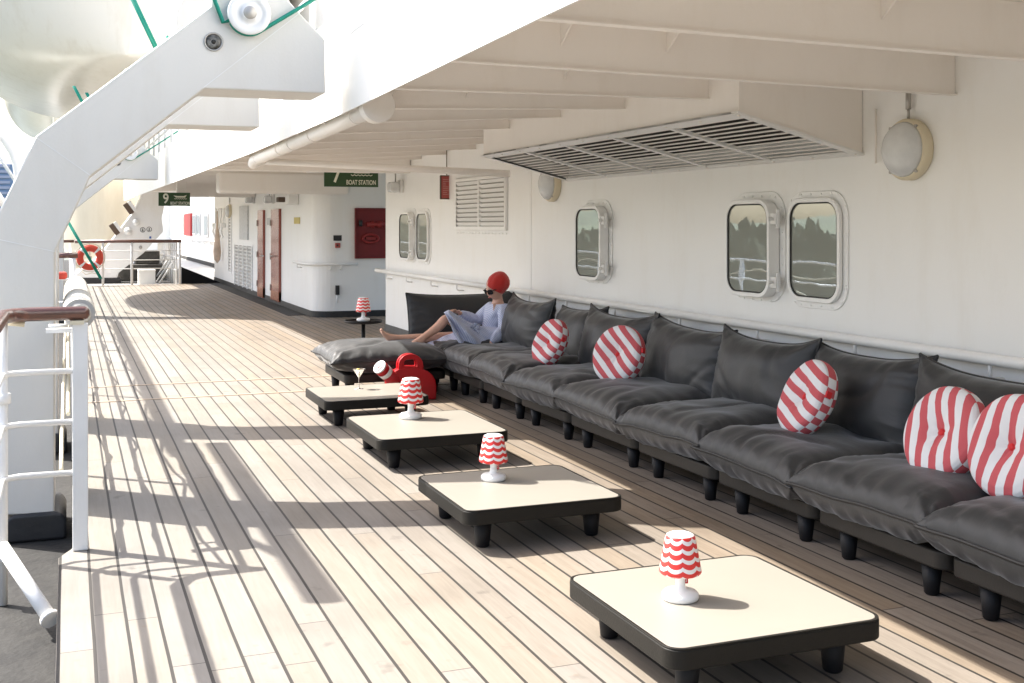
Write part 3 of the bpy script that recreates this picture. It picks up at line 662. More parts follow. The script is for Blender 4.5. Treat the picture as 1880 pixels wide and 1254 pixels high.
# ---------------------------------------------------------------- louvre on the wall
lv = thing('wall_louvre', 'white two-column ventilation louvre on the wall beside the red notice', 'louvre', (WX, 11.8, 1.49), group='white wall louvres')
y0, y1, z0, z1 = 11.03, 12.6, 1.49, 2.0
m_ = MB(); m_.box(WX - .03, WX - .001, y0 - .04, y0, z0 - .04, z1 + .04).box(WX - .03, WX - .001, y1, y1 + .04, z0 - .04, z1 + .04)
m_.box(WX - .03, WX - .001, y0, y1, z0 - .04, z0).box(WX - .03, WX - .001, y0, y1, z1, z1 + .04).box(WX - .035, WX - .001, (y0 + y1) / 2 - .02, (y0 + y1) / 2 + .02, z0, z1)
m_.build('frame', M_wall, lv, bevel=.003)
for ya, yb in ((y0, (y0 + y1) / 2 - .02), ((y0 + y1) / 2 + .02, y1)):
    m_ = MB()
    for k in range(10):
        z = z0 + (z1 - z0) * (k + .5) / 10; m_.obox((WX - .018, (ya + yb) / 2, z), 0.045, yb - ya - .002, .004, Matrix.Rotation(math.radians(50), 3, 'Y'))
    m_.build('slats', M_wall, lv)
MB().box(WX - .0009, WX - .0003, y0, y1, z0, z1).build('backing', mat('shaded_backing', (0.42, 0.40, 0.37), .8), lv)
m_ = MB()
for k in range(16): p = y0 + (y1 - y0) * k / 15; m_.tube([(WX - .001, p, z0 - .075), (WX - .008, p, z0 - .075)], .009, 6)
m_.build('bolts', M_wall, lv)

# ---------------------------------------------------------------- round bulkhead lamps
def bulkhead(label, cy, cz, r=.165, loc_x=WX):
    t = thing('bulkhead_lamp', label, 'wall lamp', (loc_x, cy, cz - r), group='round bulkhead lamps')
    Mx = Matrix.Rotation(-PI / 2, 3, 'Y')
    MB().lathe([(r * .97, 0.001), (r, .01), (r, .05), (r * .96, .062), (r * .90, .064)], (loc_x, cy, cz), 40, Mx).build('rim', M_lensrim, t)
    MB().lathe([(r * .905, .058), (r * .86, .085), (r * .7, .115), (r * .45, .135), (r * .2, .143), (0.0001, .145)], (loc_x, cy, cz), 40, Mx).build('lens', M_lens, t)
    m = MB()
    for a in (40, -40, 140, 220): a = math.radians(a); m.tube([(loc_x - .06, cy + r * .93 * math.sin(a), cz + r * .93 * math.cos(a)), (loc_x - .072, cy + r * .93 * math.sin(a), cz + r * .93 * math.cos(a))], .009, 8)
    m.build('screws', M_metal, t)
    m = MB(); m.tube([(loc_x - .03, cy, cz + r), (loc_x - .03, cy, cz + r + .06)], .008, 8); m.tube([(loc_x - .03, cy, cz + r + .05), (loc_x - .03, cy, cz + r + .15)], .015, 10); m.tube([(loc_x - .03, cy, cz + r + .15), (loc_x - .03, cy, cz + r + .20)], .007, 8)
    m.build('cable_gland', M_metal, t)
a = wx(1676, 275, WX)
bulkhead('round frosted bulkhead lamp high on the wall above the near sofa end', a.y, a.z)
a = wx(1018, 338, WX)
bulkhead('round bulkhead lamp half hidden behind the sloping ventilation box', a.y, a.z)

# flood lights
def floodlight(label, p, wall='x', s=1.0, group='small white flood lights'):
    t = thing('floodlight', label, 'floodlight', p, group=group)
    d = Vector((-1, 0, 0)) if wall == 'x' else Vector((0, -1, 0)); u = Vector((0, 1, 0)) if wall == 'x' else Vector((1, 0, 0)); p = Vector(p)
    def bx(c0, c1, h0, h1, w0, w1, nm, m_, bv=.012):
        vs = [p + d * a + Vector((0, 0, b)) + u * c for a in (c0, c1) for b in (h0, h1) for c in (w0, w1)]
        MB().add(vs, [(0, 1, 3, 2), (4, 6, 7, 5), (0, 4, 5, 1), (2, 3, 7, 6), (0, 2, 6, 4), (1, 5, 7, 3)]).build(nm, m_, t, bevel=bv, seg=3)
    bx(0.001, .05 * s, -.02 * s, .16 * s, -.08 * s, .08 * s, 'backplate', M_white); bx(.051 * s, .19 * s, -.01 * s, .13 * s, -.10 * s, .10 * s, 'housing', M_lens, .035 * s)
    MB().tube([p + d * .09 * s + Vector((0, 0, .13 * s)), p + d * .09 * s + Vector((0, 0, .30 * s))], .010 * s, 8).build('bracket', M_metal, t)
    return t
a = wx(738, 352, WX); floodlight('small flood light on the wall above the far pair of windows', a)
a = wx(467, 372, FX); floodlight('flood light on the far wall, left of the red doors', a)
a = wx(503, 372, FX); floodlight('flood light on the far wall above the red doors', a)
a = wx(424, 388, FX); bulkhead('oval-looking lamp on the far wall near the stair', a.y, a.z, .17, FX)
tag(MB().box(FX - .18, FX - .002, wx(545, 0, FX).y - .2, wx(545, 0, FX).y + .15, 1.86, 2.05).build('speaker_box', M_white, bevel=.02), 'white loudspeaker box under the far ceiling right of the red doors', 'loudspeaker')
tag(MB().box(FX - .14, FX - .002, 21.0, 21.25, 1.93, 2.02).build('camera_box', M_brown, bevel=.01), 'small dark box above the right red door', 'box')

# red notice hanging by the wall
a = wy(820, 344, 12.95)
t = thing('hanging_notice', 'red notice board hanging from the ceiling beside the wall louvre', 'notice', a)
MB().box(a.x - .075, a.x + .075, 12.94, 12.955, a.z - .135, a.z + .135).build('board', M_signred, t)
m_ = MB(); ring_prism(m_, [Vector((a.x + p, 12.933, a.z + q)) for p, q in rrect(.165, .285, .006, 2)], [Vector((a.x + p, 12.933, a.z + q)) for p, q in rrect(.14, .26, .004, 2)], (0, .028, 0)); m_.build('frame', M_brown, t)
m_ = MB(); rr_ = random.Random(2)
for k in range(9): wd = rr_.uniform(.03, .1); m_.box(a.x - .05, a.x - .05 + wd, 12.936, 12.939, a.z + .09 - k * .022, a.z + .096 - k * .022)
m_.build('print_lines', mat('faded_print', (0.55, 0.30, 0.27), .7), t)
MB().tube([(a.x, 12.947, a.z + .14), (a.x, 12.947, ZC)], .006, 8).build('hanger', M_brown, t)

# ---------------------------------------------------------------- things on the crosswise far wall
def fwall(name, label, cat, x0, y0, x1, y1, th, m, bevel=.004):
    a, b = wy(x0, y0, FY), wy(x1, y1, FY)
    return tag(MB().box(a.x, b.x, FY - th, FY - .001, b.z, a.z).build(name, m, bevel=bevel), label, cat)
M_valve = mat('dark_red_valve', (0.26, 0.02, 0.02), .5)
a, b = wy(651, 382, FY), wy(716, 474, FY)
t = thing('hose_cabinet', 'open dark red fire-hose cabinet with hose and valve in the far wall', 'cabinet', ((a.x + b.x) / 2, FY, b.z))
bx_ = b.x + .25
MB().box(a.x, bx_, FY - .006, FY - .001, b.z, a.z).build('back_panel', M_locker, t)
m_ = MB(); ring_prism(m_, [Vector((p, FY - .05, q)) for p, q in ((a.x, b.z), (bx_, b.z), (bx_, a.z), (a.x, a.z))], [Vector((p, FY - .05, q)) for p, q in ((a.x + .02, b.z + .02), (bx_ - .02, b.z + .02), (bx_ - .02, a.z - .02), (a.x + .02, a.z - .02))], (0, .044, 0)); m_.build('frame', M_locker, t)
p = wy(687, 412, FY - .05); MB().tube([p + Vector((-.12, 0, 0)), p + Vector((.25, 0, 0))], .035, 12).tube([p + Vector((-.02, 0, -.06)), p + Vector((-.02, 0, .06))], .03, 10).tube([p + Vector((.1, -.01, -.05)), p + Vector((.1, -.01, .05))], .045, 12).build('valve', M_valve, t)
p = wy(681, 438, FY - .05); m_ = MB(); m_.tube([p + Vector((.13 * math.cos(q / 24 * 2 * PI), 0, .065 * math.sin(q / 24 * 2 * PI))) for q in range(24)], .022, 8, closed=True); m_.obox(p, .16, .03, .05); m_.build('hose_coil', M_valve, t)
m_ = MB(); m_.tube([wy(662, 410, FY - .05) + Vector((0, 0, -.05)), wy(662, 410, FY - .05) + Vector((0, 0, .05))], .03, 10); m_.build('nozzle', M_black, t)
fwall('black_notice', 'small black notice plate on the far wall left of the dark red cabinet', 'notice', 612, 432, 627, 442, .012, M_black)
t = fwall('call_point', 'small red fire call point under the black notice plate', 'call point', 615, 446, 624, 455, .04, M_signred)
p = wy(619.5, 450.5, FY - .041); MB().tube([p, p + Vector((0, -.012, 0))], .016, 10).build('button', M_black, t)
t = fwall('wall_handset', 'black socket box with a white plug hanging low on the far wall', 'socket', 615.5, 524, 622, 541, .06, M_black)
p = wy(619, 541, FY - .03); MB().tube([p, p + Vector((0, 0, -.14))], .012, 8).build('plug', M_white, t)
for x_, y_ in ((600, 562), ):
    pass

# on the long far wall (X = FX)
def lwall(name, label, cat, x0, y0, x1, y1, th, m, parent=None, bevel=.004, group=None):
    a, b = wx(x0, y0, FX), wx(x1, y1, FX); ya, yb = min(a.y, b.y), max(a.y, b.y); z0, z1 = sorted((wx((x0 + x1) / 2, y0, FX).z, wx((x0 + x1) / 2, y1, FX).z))
    o = MB().box(FX - th, FX - .001, ya, yb, z0, z1).build(name, m, parent, bevel=bevel)
    if parent is None: tag(o, label, cat, group)
    return o
def ldoor(label, x0, x1, y0, y1, hx):
    a, b = wx(x0, y0, FX), wx(x1, y0, FX)
    t = thing('door', label, 'door', (FX, (a.y + b.y) / 2, .05), group='varnished red doors')
    lwall('leaf', '', '', x0, y0, x1, y1, .05, M_door, t)
    lwall('kick_plate', '', '', x0, y1 - 18, x1, y1 - 1, .056, mat('copper_kick_plate', (0.42, 0.16, 0.09), .25, .3), t)
    p = wx(hx, 470, FX - .06); MB().tube([p, p + Vector((-.05, 0, 0)), p + Vector((-.05, .12, 0))], .012, 8).build('handle', M_metal, t)
    m = MB()
    for zz in (1.55, .9, .3): m.box(FX - .07, FX - .04, max(a.y, b.y) - .03, max(a.y, b.y) + .02, zz - .06, zz + .06)
    m.build('hinges', M_metal, t)
ldoor('left one of the two varnished red doors in the far wall', 477, 487, 386, 545, 484)
ldoor('right, wider-looking one of the two varnished red doors in the far wall', 502, 516.5, 384, 552, 504)
lwall('grey_notice', 'small grey notice on the white panel between the red doors', 'notice', 491, 400, 499, 413, .01, M_greysign)
lwall('yellow_notice', 'small yellow notice on the wall right of the red doors', 'notice', 540.5, 399, 551, 411, .01, M_yellow)
def llouv(label, x0, x1, y0, y1, cols):
    a, b = wx(x0, y0, FX), wx(x1, y0, FX); ya, yb = min(a.y, b.y), max(a.y, b.y); zm = (ya + yb) / 2
    dd = (a - Vector((0, 0, CAMH))).length; xm = (x0 + x1) / 2; z1 = wx(xm, y0, FX).z; z0 = wx(xm, y1, FX).z
    t = thing('wall_louvre', label, 'louvre', (FX, zm, z0), group='white wall louvres')
    m = MB(); m.box(FX - .012, FX - .001, ya - .05, yb + .05, z0 - .05, z0).box(FX - .012, FX - .001, ya - .05, yb + .05, z1, z1 + .05)
    for k in range(cols + 1): y = ya + (yb - ya) * k / cols; m.box(FX - .03, FX - .001, y - .03, y + .03, z0, z1)
    m.build('frame', M_wall, t)
    m = MB(); ns = int((z1 - z0) / .075)
    for k in range(ns): m.obox((FX - .018, zm, z0 + (z1 - z0) * (k + .5) / ns), .05, yb - ya, .006, Matrix.Rotation(math.radians(50), 3, 'Y'))
    m.build('slats', M_wall, t); MB().box(FX - .0009, FX - .0003, ya, yb, z0, z1).build('backing', bpy.data.materials['shaded_backing'], t)
llouv('tall white louvre of four columns low on the far wall left of the red doors', 432, 464, 451, 528, 4)
llouv('narrow full-height white louvre at the far end of the door wall', 420.5, 425.5, 398, 499, 1)
lwall('picture_frame', 'pale framed notice board on the far wall above the tall louvre', 'notice board', 441.5, 378, 456.5, 440, .03, M_greysign)
a = wx(409, 430, FX)
m_ = MB(); m_.lathe([(.012, .02), (.08, .10), (.10, .3), (.07, .6), (.03, .9), (.012, 1.35)], (FX - .14, a.y, .52), 14); 
tag(m_.build('rolled_flag', mat('tan_canvas', (0.70, 0.54, 0.42), .8, var=.3)), 'furled tan canvas hanging at the far wall near the stair', 'canvas')
m_ = MB(); rr_ = random.Random(5)
for k in range(4):
    y = wx(399 + k * 5, 400, FX).y; m_.tube([(FX - .03, y, 1.95), (FX - .05, y, 1.55), (FX - .1, y + .15, 1.35), (FX - .06, y, 1.2)], .02, 6)
    m_.box(FX - .12, FX - .002, y - .12, y + .12, 1.45, 1.56)
tag(m_.build('pipe_valves', M_wall), 'cluster of white painted pipes and valves high on the far wall', 'pipes')

# ---------------------------------------------------------------- boat station signs
def boat_sign(num, label, x0, x1, zb, zt, Y):
    t = thing('boat_station_sign', label, 'sign', ((x0 + x1) / 2, Y, zb), group='green boat station signs')
    MB().box(x0, x1, Y - .01, Y + .01, zb, zt).build('panel', M_sgreen, t)
    w_, h_ = x1 - x0, zt - zb; Mx = Matrix.Rotation(PI / 2, 3, 'X')
    text_obj(num, h_ * 1.02, M_ink, t, (x0 + w_ * .23, Y - .0125, zb + h_ * .52), Mx, 'number', sx=.85)
    text_obj('BOAT STATION', h_ * .30, M_ink, t, (x0 + w_ * .68, Y - .0125, zb + h_ * .20), Mx, 'lettering', sx=.66)
    cx, cz = x0 + w_ * .69, zb + h_ * .66; m = MB()
    m.prism([(cx - .22 * w_, Y - .013, cz + .13 * h_), (cx - .14 * w_, Y - .013, cz - .03 * h_), (cx + .15 * w_, Y - .013, cz - .03 * h_), (cx + .20 * w_, Y - .013, cz + .17 * h_), (cx + .10 * w_, Y - .013, cz + .09 * h_), (cx - .1 * w_, Y - .013, cz + .09 * h_)], (0, .002, 0))
    pts = [(cx - .2 * w_ + .4 * w_ * k / 24, Y - .013, cz - .12 * h_ + .022 * h_ * math.cos(k * PI / 2)) for k in range(25)]
    m.tube(pts, .012 * h_ / .3 * .5, 6); m.build('boat_symbol', M_ink, t)
    m = MB()
    for x in (x0 + .08, x1 - .08): m.tube([(x, Y, zt), (x, Y, ZC)], .008, 6)
    m.build('hanger', M_ceil, t)
Y7 = 15.1; a, b = wy(595, 342.5, Y7), wy(694, 342.5, Y7)
boat_sign('7', 'green number 7 boat station sign, its top cut off by the ceiling girder', a.x, b.x, a.z, a.z + .29, Y7)
Y9 = 24.0; a, b = wy(291, 378, Y9), wy(349, 354, Y9)
boat_sign('9', 'small-looking green number 9 boat station sign far along the deck', a.x, b.x, a.z, b.z, Y9)
# ================================================================ OUTBOARD SIDE
YD, TD = 6.7, 0.42
def dv(px, py, y=YD): return wy(px, py, y)
def make_davit():
    t = thing('boat_davit', 'huge pale grey davit arm nearest the camera, with a pulley and green strap', 'davit', (0, 0, 0), group='lifeboat davits')
    out = [(-20, 946), (-20, 426), (0, 385), (66, 250), (388, 10), (396, -120), (430, -190), (500, -180), (520, -120), (530, 0), (552, 25.5), (589, 64), (597, 72), (598, 172), (375, 163),
           (166, 323), (157, 345), (125, 412), (101, 463), (100, 946)]
    m = MB(); poly = [dv(*p) for p in out]
    # split into convex-ish pieces so that the faces stay clean
    m.prism(poly, (0, TD, 0)); m.build('arm', M_davit, t, bevel=0.012, seg=3)
    for p, q in (((66, 252), (166, 322)), ((0, 440), (101, 462)), ((372, 162), (548, 26))):
        A, B = dv(*p, YD - .002), dv(*q, YD - .002); dd = (B - A).normalized(); nn = Vector((-dd.z, 0, dd.x)) * .0022
        MB().prism([A - nn, B - nn, B + nn, A + nn], (0, .0015, 0)).build('weld_seam', M_white, t)
    a, b = dv(8, 946), dv(122, 946); z0 = -.205
    poly = [(a.x, YD - .03, z0), (a.x, YD - .03, a.z - .05), (a.x + .02, YD - .03, a.z - .01), (a.x + .05, YD - .03, a.z), (b.x - .05, YD - .03, a.z), (b.x - .02, YD - .03, a.z - .01), (b.x, YD - .03, a.z - .05), (b.x, YD - .03, z0)]
    MB().prism(poly, (0, TD + .1, 0)).build('black_foot', M_black, t, bevel=.02, seg=3)
    c = dv(455, 28, YD); My = Matrix.Rotation(PI / 2, 3, 'X')
    pr = [(.118, .006), (.122, .012), (.122, .022), (.104, .030), (.104, .050), (.122, .058), (.122, .068), (.116, .075), (.085, .077), (.078, .068), (.05, .068), (.045, .09), (.03, .094), (.0001, .094)]
    MB().lathe(pr, c, 48, My).build('pulley', M_white, t)
    MB().lathe([(.034, .069), (.038, .072), (.034, .075), (.02, .085), (.0001, .086)], c + Vector((0, -.02, 0)), 20, My).build('pulley_hub', M_metal, t)
    c2 = dv(392, 77, YD)
    m = MB(); m.lathe([(.052, .001), (.055, .006), (.052, .010), (.046, .008), (.044, .002)], c2, 32, My); m.build('port_ring', M_metal, t)
    MB().lathe([(.045, .003), (.02, .004), (.0001, .0045)], c2, 28, My).build('port_hole', mat('weathered_metal', (0.28, 0.27, 0.25), .6, var=.8, vscale=30), t)
    MB().lathe([(.013, .005), (.0001, .006)], c2, 16, My).build('port_core', M_dark, t)
    # green strap round the pulley
    pts = [dv(372, -60, YD - .04), dv(410, 40, YD - .04)]
    for k in range(13):
        a = math.radians(200 + 100 * k / 12); pts.append(c + Vector((.113 * math.cos(a), -.04, .113 * math.sin(a))))
    pts += [dv(560, 8, YD - .04), dv(700, -80, YD - .04)]
    m = MB(); m.tube(pts, .0095, 8); m.tube([p + Vector((.0, .018, -.004)) for p in pts], .0095, 8)
    m.build('green_strap', M_green, t)
    return t
dA = make_davit()
for lab, y in (('second boat davit, seen just beyond the nearest arm with its own crossbeam', 9.2), ('far boat davit with a small pulley, halfway along the deck', 20.2)):
    c = copy_tree(dA); c.location = (0, y - YD, 0); c['label'] = lab

# far leaning davit
YL = 32.0
t = thing('leaning_davit', 'white leaning davit leg with control plate beyond the far railing', 'davit', wy(180, 510, YL))
pl = [(140, 511), (140, 503), (188, 463), (241, 394), (258, 364), (262, 340), (312, 340), (303, 373), (297, 400), (300, 425), (263, 465), (218, 501), (215, 511)]
MB().prism([wy(*p, YL) for p in pl], (0, .6, 0)).build('leg', M_white, t, bevel=.02)
MB().prism([wy(*p, YL - .02) for p in ((150, 510), (150, 523), (222, 523), (222, 510))], (0, .7, 0)).build('black_foot', M_black, t)
My = Matrix.Rotation(PI / 2, 3, 'X')
for p, r in (((235, 425), .11), ((250, 408), .09)):
    MB().lathe([(r, .0), (r, .05), (r * .8, .09), (r * .5, .10), (r * .45, .14), (.0001, .14)], wy(*p, YL - .001), 28, My).build('cover', M_white, t)
for p in ((262, 422), (274, 421)):
    c = wy(*p, YL - .004); m = MB(); m.tube([c + Vector((.062 * math.cos(q / 20 * 2 * PI), 0, .062 * math.sin(q / 20 * 2 * PI))) for q in range(20)], .007, 6, closed=True)
    m.obox(c + Vector((0, 0, .005)), .02, .006, .06); m.obox(c + Vector((0, 0, -.03)), .05, .006, .015); m.build('round_symbol', M_black, t)
c = wy(276, 436, YL - .004); MB().obox(c, .05, .006, .06).build('blue_mark', M_blue, t)
c = wy(258, 454, YL - .004); MB().lathe([(.045, 0), (.04, .02), (.0001, .02)], c, 16, My).build('port', M_metal, t)
for p in ((236, 383), (210, 421)):
    c = wy(*p, YL - .05); Mr = Matrix.Rotation(math.radians(-35), 3, 'Y')
    f = MB().obox(c, .13, .12, .32, Mr).build('fender', M_brown, t, bevel=.01); MB().obox(c + Mr @ Vector((.11, -.002, 0)), .09, .12, .31, Mr).build('fender_plate', M_white, f, bevel=.008)
b_ = MB(); a1, a2 = gp(253, 520, 0), gp(284, 520, 0)
t = thing('deck_locker', 'white deck locker standing behind the far railing', 'locker', ((a1.x + a2.x) / 2, 31.0, 0))
MB().box(a1.x, a2.x, 30.8, 31.3, -.02, .33).build('body', M_white, t, bevel=.01); MB().box(a1.x - .01, a2.x + .01, 30.79, 31.31, .331, .36).build('lid', M_white, t, bevel=.008)
tag(MB().box(1.05, 2.5, 33.2, 34.4, -.02, .42).box(1.75, 2.4, 33.5, 34.2, .42, .8).build('dark_machinery', mat('dull_machinery', (0.07, 0.065, 0.058), .8, var=.5, vscale=5), bevel=.03), 'dark machinery box behind the white leaning leg', 'machinery')

# ---------------------------------------------------------------- boats
def hull(label, name, cx, y0, y1, B, zk, zg, m, blunt=2.6, lift=.35, canopy=True, group='lifeboats hanging on the davits', seam=True, rope=True):
    t = thing(name, label, 'lifeboat', (cx, (y0 + y1) / 2, zk), group=group)
    ns, nc = 30, 28; vs = []; fs = []; L = y1 - y0
    def sec(s):
        e = abs(2 * s - 1); b = B / 2 * max(0.0008, (1 - e ** blunt)) ** .5; k = zk + (zg - zk) * lift * e ** 3; return b, k
    for i in range(ns + 1):
        s = .5 - .5 * math.cos(PI * i / ns); b, k = sec(s); y = y0 + L * s
        for j in range(nc + 1):
            a = PI * j / nc; x = cx + b * (1 if math.cos(a) > 0 else -1) * abs(math.cos(a)) ** .75; z = zg + .25 * abs(2 * s - 1) ** 2 - (zg - k) * math.sin(a) ** .85
            vs.append((x, y, z))
    w_ = nc + 1
    fs = [(i * w_ + j, i * w_ + j + 1, (i + 1) * w_ + j + 1, (i + 1) * w_ + j) for i in range(ns) for j in range(nc)]
    mb = MB(); mb.add(vs, fs, True); mb.add([vs[j] for j in range(w_)], [tuple(range(w_))], False); mb.add([vs[ns * w_ + j] for j in range(w_)], [tuple(range(w_))[::-1]])
    mb.build('hull', m, t)
    mb = MB(); 
    for side in (0, nc): mb.tube([Vector(vs[i * w_ + side]) for i in range(ns + 1)], .06, 8)
    mb.build('gunwale_fender', M_rope if not seam else M_white, t)
    if rope:
        mb = MB()
        for side, sg in ((0, 1), (nc, -1)):
            for i in range(1, ns - 1):
                a, b = Vector(vs[i * w_ + side]), Vector(vs[(i + 1) * w_ + side]); o = Vector((sg * .07, 0, -.1))
                mb.tube([a + o * .4, (a + b) / 2 + o * 1.6, b + o * .4], .014, 5)
        mb.build('grab_rope', M_rope, t)
    mb = MB(); mb.tube([Vector((cx, y0 + L * (.5 - .5 * math.cos(PI * i / ns)), sec(.5 - .5 * math.cos(PI * i / ns))[1] - .02)) for i in range(ns + 1)], .045, 8); mb.build('keel', m, t)
    if canopy:
        vs = []
        for i in range(ns + 1):
            s = .5 - .5 * math.cos(PI * i / ns); b, k = sec(s); y = y0 + L * s
            for j in range(nc + 1):
                a = PI * j / nc; vs.append((cx + b * .93 * math.cos(a), y, zg + .2 * abs(2 * s - 1) ** 2 + .02 + (B * .30) * min(1, (1 - abs(2 * s - 1) ** 4)) * math.sin(a) ** .7))
        mb = MB(); mb.add(vs, fs, True); mb.build('canopy', M_boat2, t)
    return t
hull('big cream lifeboat hull overhead, nearest one, filling the top left corner', 'lifeboat', .95, 21.0, 31, 7.0, 3.8, 6.6, M_boat, blunt=3.0, lift=.15)
hull('second cream lifeboat hanging farther ahead, left of the nearest davit arm', 'lifeboat', -.55, 46, 57, 4.2, 5.1, 8.2, M_boat2, blunt=3.0, lift=.30)
hull('beige tender hull seen below the davit arms, behind the lifebuoy', 'lifeboat', 1.0, 34.5, 44, 2.8, -.2, 3.2, M_beige, blunt=5, lift=.2, canopy=True, rope=False)

def strap(label, a, b, r=.010):
    m = MB(); m.tube([a, b], r, 6); m.tube([a + Vector((r * 1.6, .01, 0)), b + Vector((r * 1.6, .01, 0))], r, 6)
    tag(m.build('green_strap', M_green), label, 'strap', 'green boat straps')
strap('wide green strap crossing the big overhead lifeboat, behind the davit arm', wy(236, -14, 9.9), wy(290, 100, 9.9), .013)
strap('longer of the two short green straps peeping over the davit arm', wy(134, 158, 20.6), wy(152, 192, 20.6), .016)
strap('shortest green strap end peeping over the davit arm', wy(157, 170, 20.9), wy(168, 190, 20.9), .016)
strap('long green strap running down behind the lifebuoy', wy(124, 408, 21.2), wy(184, 512, 21.2), .016)

def spar(label, X, Y0, Y1, z, yb):  # out-of-view spars, added to cast the long shadow strips on the planks
    t = thing('shadow_spar', label, 'spar', (X, (Y0 + Y1) / 2, z), group='unseen spars added to cast deck shadows')
    MB().tube([(X, Y0, z), (X, Y1, z)], .066, 16).build('spar', M_white, t)
    for y in yb: MB().tube([(X, y, z - .05), (-.42, y + .2, 1.6)], .028, 8).build('bracket', M_white, t)
spar('unseen spar between the second and far davit, added to cast a deck shadow', -1.31, 9.5, 20.6, 3.1, (9.35, 20.3))
spar('short unseen spar beside the nearest davit, added to cast a deck shadow', -1.04, 6.2, 9.75, 3.1, (6.8,))
pts = [wy(*p, 9.9) for p in ((-60, 228), (-30, 232), (-5, 241), (12, 256), (25, 276), (33, 298), (38, 330), (42, 420))]
pts.append(Vector((pts[-1].x, 9.9, -.2)))
tag(MB().tube(pts, .045, 16).build('curved_pipe_arch', M_white), 'white curved pipe arch at the left edge of the photo under the far lifeboat', 'pipe')

# tower far away
a, b = wy(-60, 300, 430), wy(24, 300, 430)
t = thing('tower_block', 'far pale blue tower block seen at the left edge under the boats', 'tower block', ((a.x + b.x) / 2, 430, -14))
MB().box(a.x, b.x, 430, 445, -14, a.z).build('tower_body', mat('tower_blue', (0.36, 0.45, 0.60), .5), t)
M_bal = mat('tower_pale', (0.62, 0.58, 0.66), .6)
for k in range(18): MB().box(a.x + .4, b.x - .9, 429.2, 429.98, -10 + k * 1.85, -9.1 + k * 1.85).build('balcony', M_bal, t)

# ---------------------------------------------------------------- near railing
PY = 5.65
x1 = wy(147.5, 800, PY).x
R0 = wy(168, 572, PY).x; RC = wy(10, 572, PY).x
rl = thing('near_railing', 'white deck railing with a varnished teak handrail at the left edge of the photo', 'railing', (x1, PY, 0), group='deck railings')
def capsule(m, pts, r, flat=1.0, n=14): m.tube(pts, r, n)
pth = [Vector((R0 - .03, PY, 1.095)), Vector((RC + .10, PY, 1.095)), Vector((RC + .03, PY - .04, 1.095)), Vector((RC - .01, PY - .12, 1.095)), Vector((RC - .01, -1.5, 1.095))]
m = MB(); m.tube([pth[0] + Vector((.022, 0, 0)), pth[0] + Vector((.014, 0, 0)), pth[0]] + pth[1:], [.012, .026, .032, .032, .032, .032, .032], 16); m.build('teak_handrail', M_teak, rl)
m = MB(); m.box(x1 - .045, x1 + .015, PY - .03, PY + .03, 1.045, 1.062); m.tube([(RC, PY, 1.06), (RC + .08, PY, 1.05)], .012, 8); m.build('rail_bracket', M_lensrim, rl)
MB().box(x1 - .034, x1 + .034, PY - .018, PY + .018, 0.001, 1.05).build('post', M_white, rl, bevel=.006, seg=3)
for y_, zl in ((PY - .04, -.2), (4.1, -.2), (2.6, -.2), (1.1, -.2), (-.4, -.2)):
    mm = MB(); mm.tube([(RC - .01, y_, zl), (RC - .01, y_, 1.065)], .022, 12)
    mm.tube([(RC - .01, y_, .70), (RC - .01, y_, .745)], .034, 12); mm.tube([(RC - .01, y_, -.0), (RC - .01, y_, .03)], .05, 14); mm.build('post', M_white, rl)
for z in (.83, .596, .36):
    m = MB(); m.tube([(x1, PY, z), (RC + .06, PY, z), (RC + .01, PY - .03, z), (RC - .01, PY - .1, z), (RC - .01, -1.5, z)], .0135, 10); m.build('bar', M_white, rl)
a = wy(4, 1004, 5.5); b = gp(90, 1133, -.12)
st = MB(); st.tube([a, b], .030, 16); st.tube([b + (b - a).normalized() * .0, b + (b - a).normalized() * .02], .04, 12); st.build('strut', M_white, rl)

# railing going forward, with the rolled canvas
rl = thing('side_railing', 'white wire railing running forward along the deck edge, past the canvas roll', 'railing', (.05, 11, 0), group='deck railings')
for y in (7.35, 8.9, 10.9, 12.9, 14.9, 17.2, 19.4, 21.6, 23.8, 26, 28.2): MB().tube([(.045, y, -.2), (.045, y, 1.05)], .022, 10).build('post', M_white, rl)
for z in (1.05, .8, .55, .3): MB().tube([(.045, PY + .03, z), (.045, 30.3, z)], .012 if z < 1 else .016, 8).build('wire', M_white, rl)
for q, (z0, am) in enumerate(((.95, .10), (.68, .07), (.45, .09))):
    pr = [(.03 - .03 * q, 5.7 + .2 * k, z0 - am * abs(math.sin(PI * (k * .2 + q * .5) / 1.7)) + .01 * math.sin(k * 2.3)) for k in range(66)]
    MB().tube(pr, .010, 6).build('rope', M_rope, rl)
t = thing('canvas_roll', 'rolled pale canvas lashed along the top of the railing', 'canvas', (.05, 7.4, 1.0))
pr = []; yy = 5.98; pts = []; rr = []
while yy < 8.75:
    pts.append((.052, yy, 1.065)); ph = (yy - 5.98) % .45
    rr.append(.076 - (.010 if ph < .04 else 0) + .003 * math.sin(yy * 13)); yy += .045
rr[0] = .045; rr[-1] = .05; rr[1] = .068
MB().tube(pts, rr, 22).build('canvas', M_canvas, t)
M_lash = mat('grey_lashing', (0.38, 0.37, 0.35), .9)
for k in range(7): y = 6.0 + .45 * k; MB().tube([(.052, y, 1.065), (.052, y + .03, 1.065)], .0735, 20).build('lashing', M_lash, t)
tag(MB().box(-.1, .03, 5.95, 6.0, .98, 1.0).tube([(-.09, 6.1, 1.0), (.0, 6.1, 1.0)], .012, 8).build('rail_clip', M_white), 'small white clip between the davit and the canvas roll', 'clip')
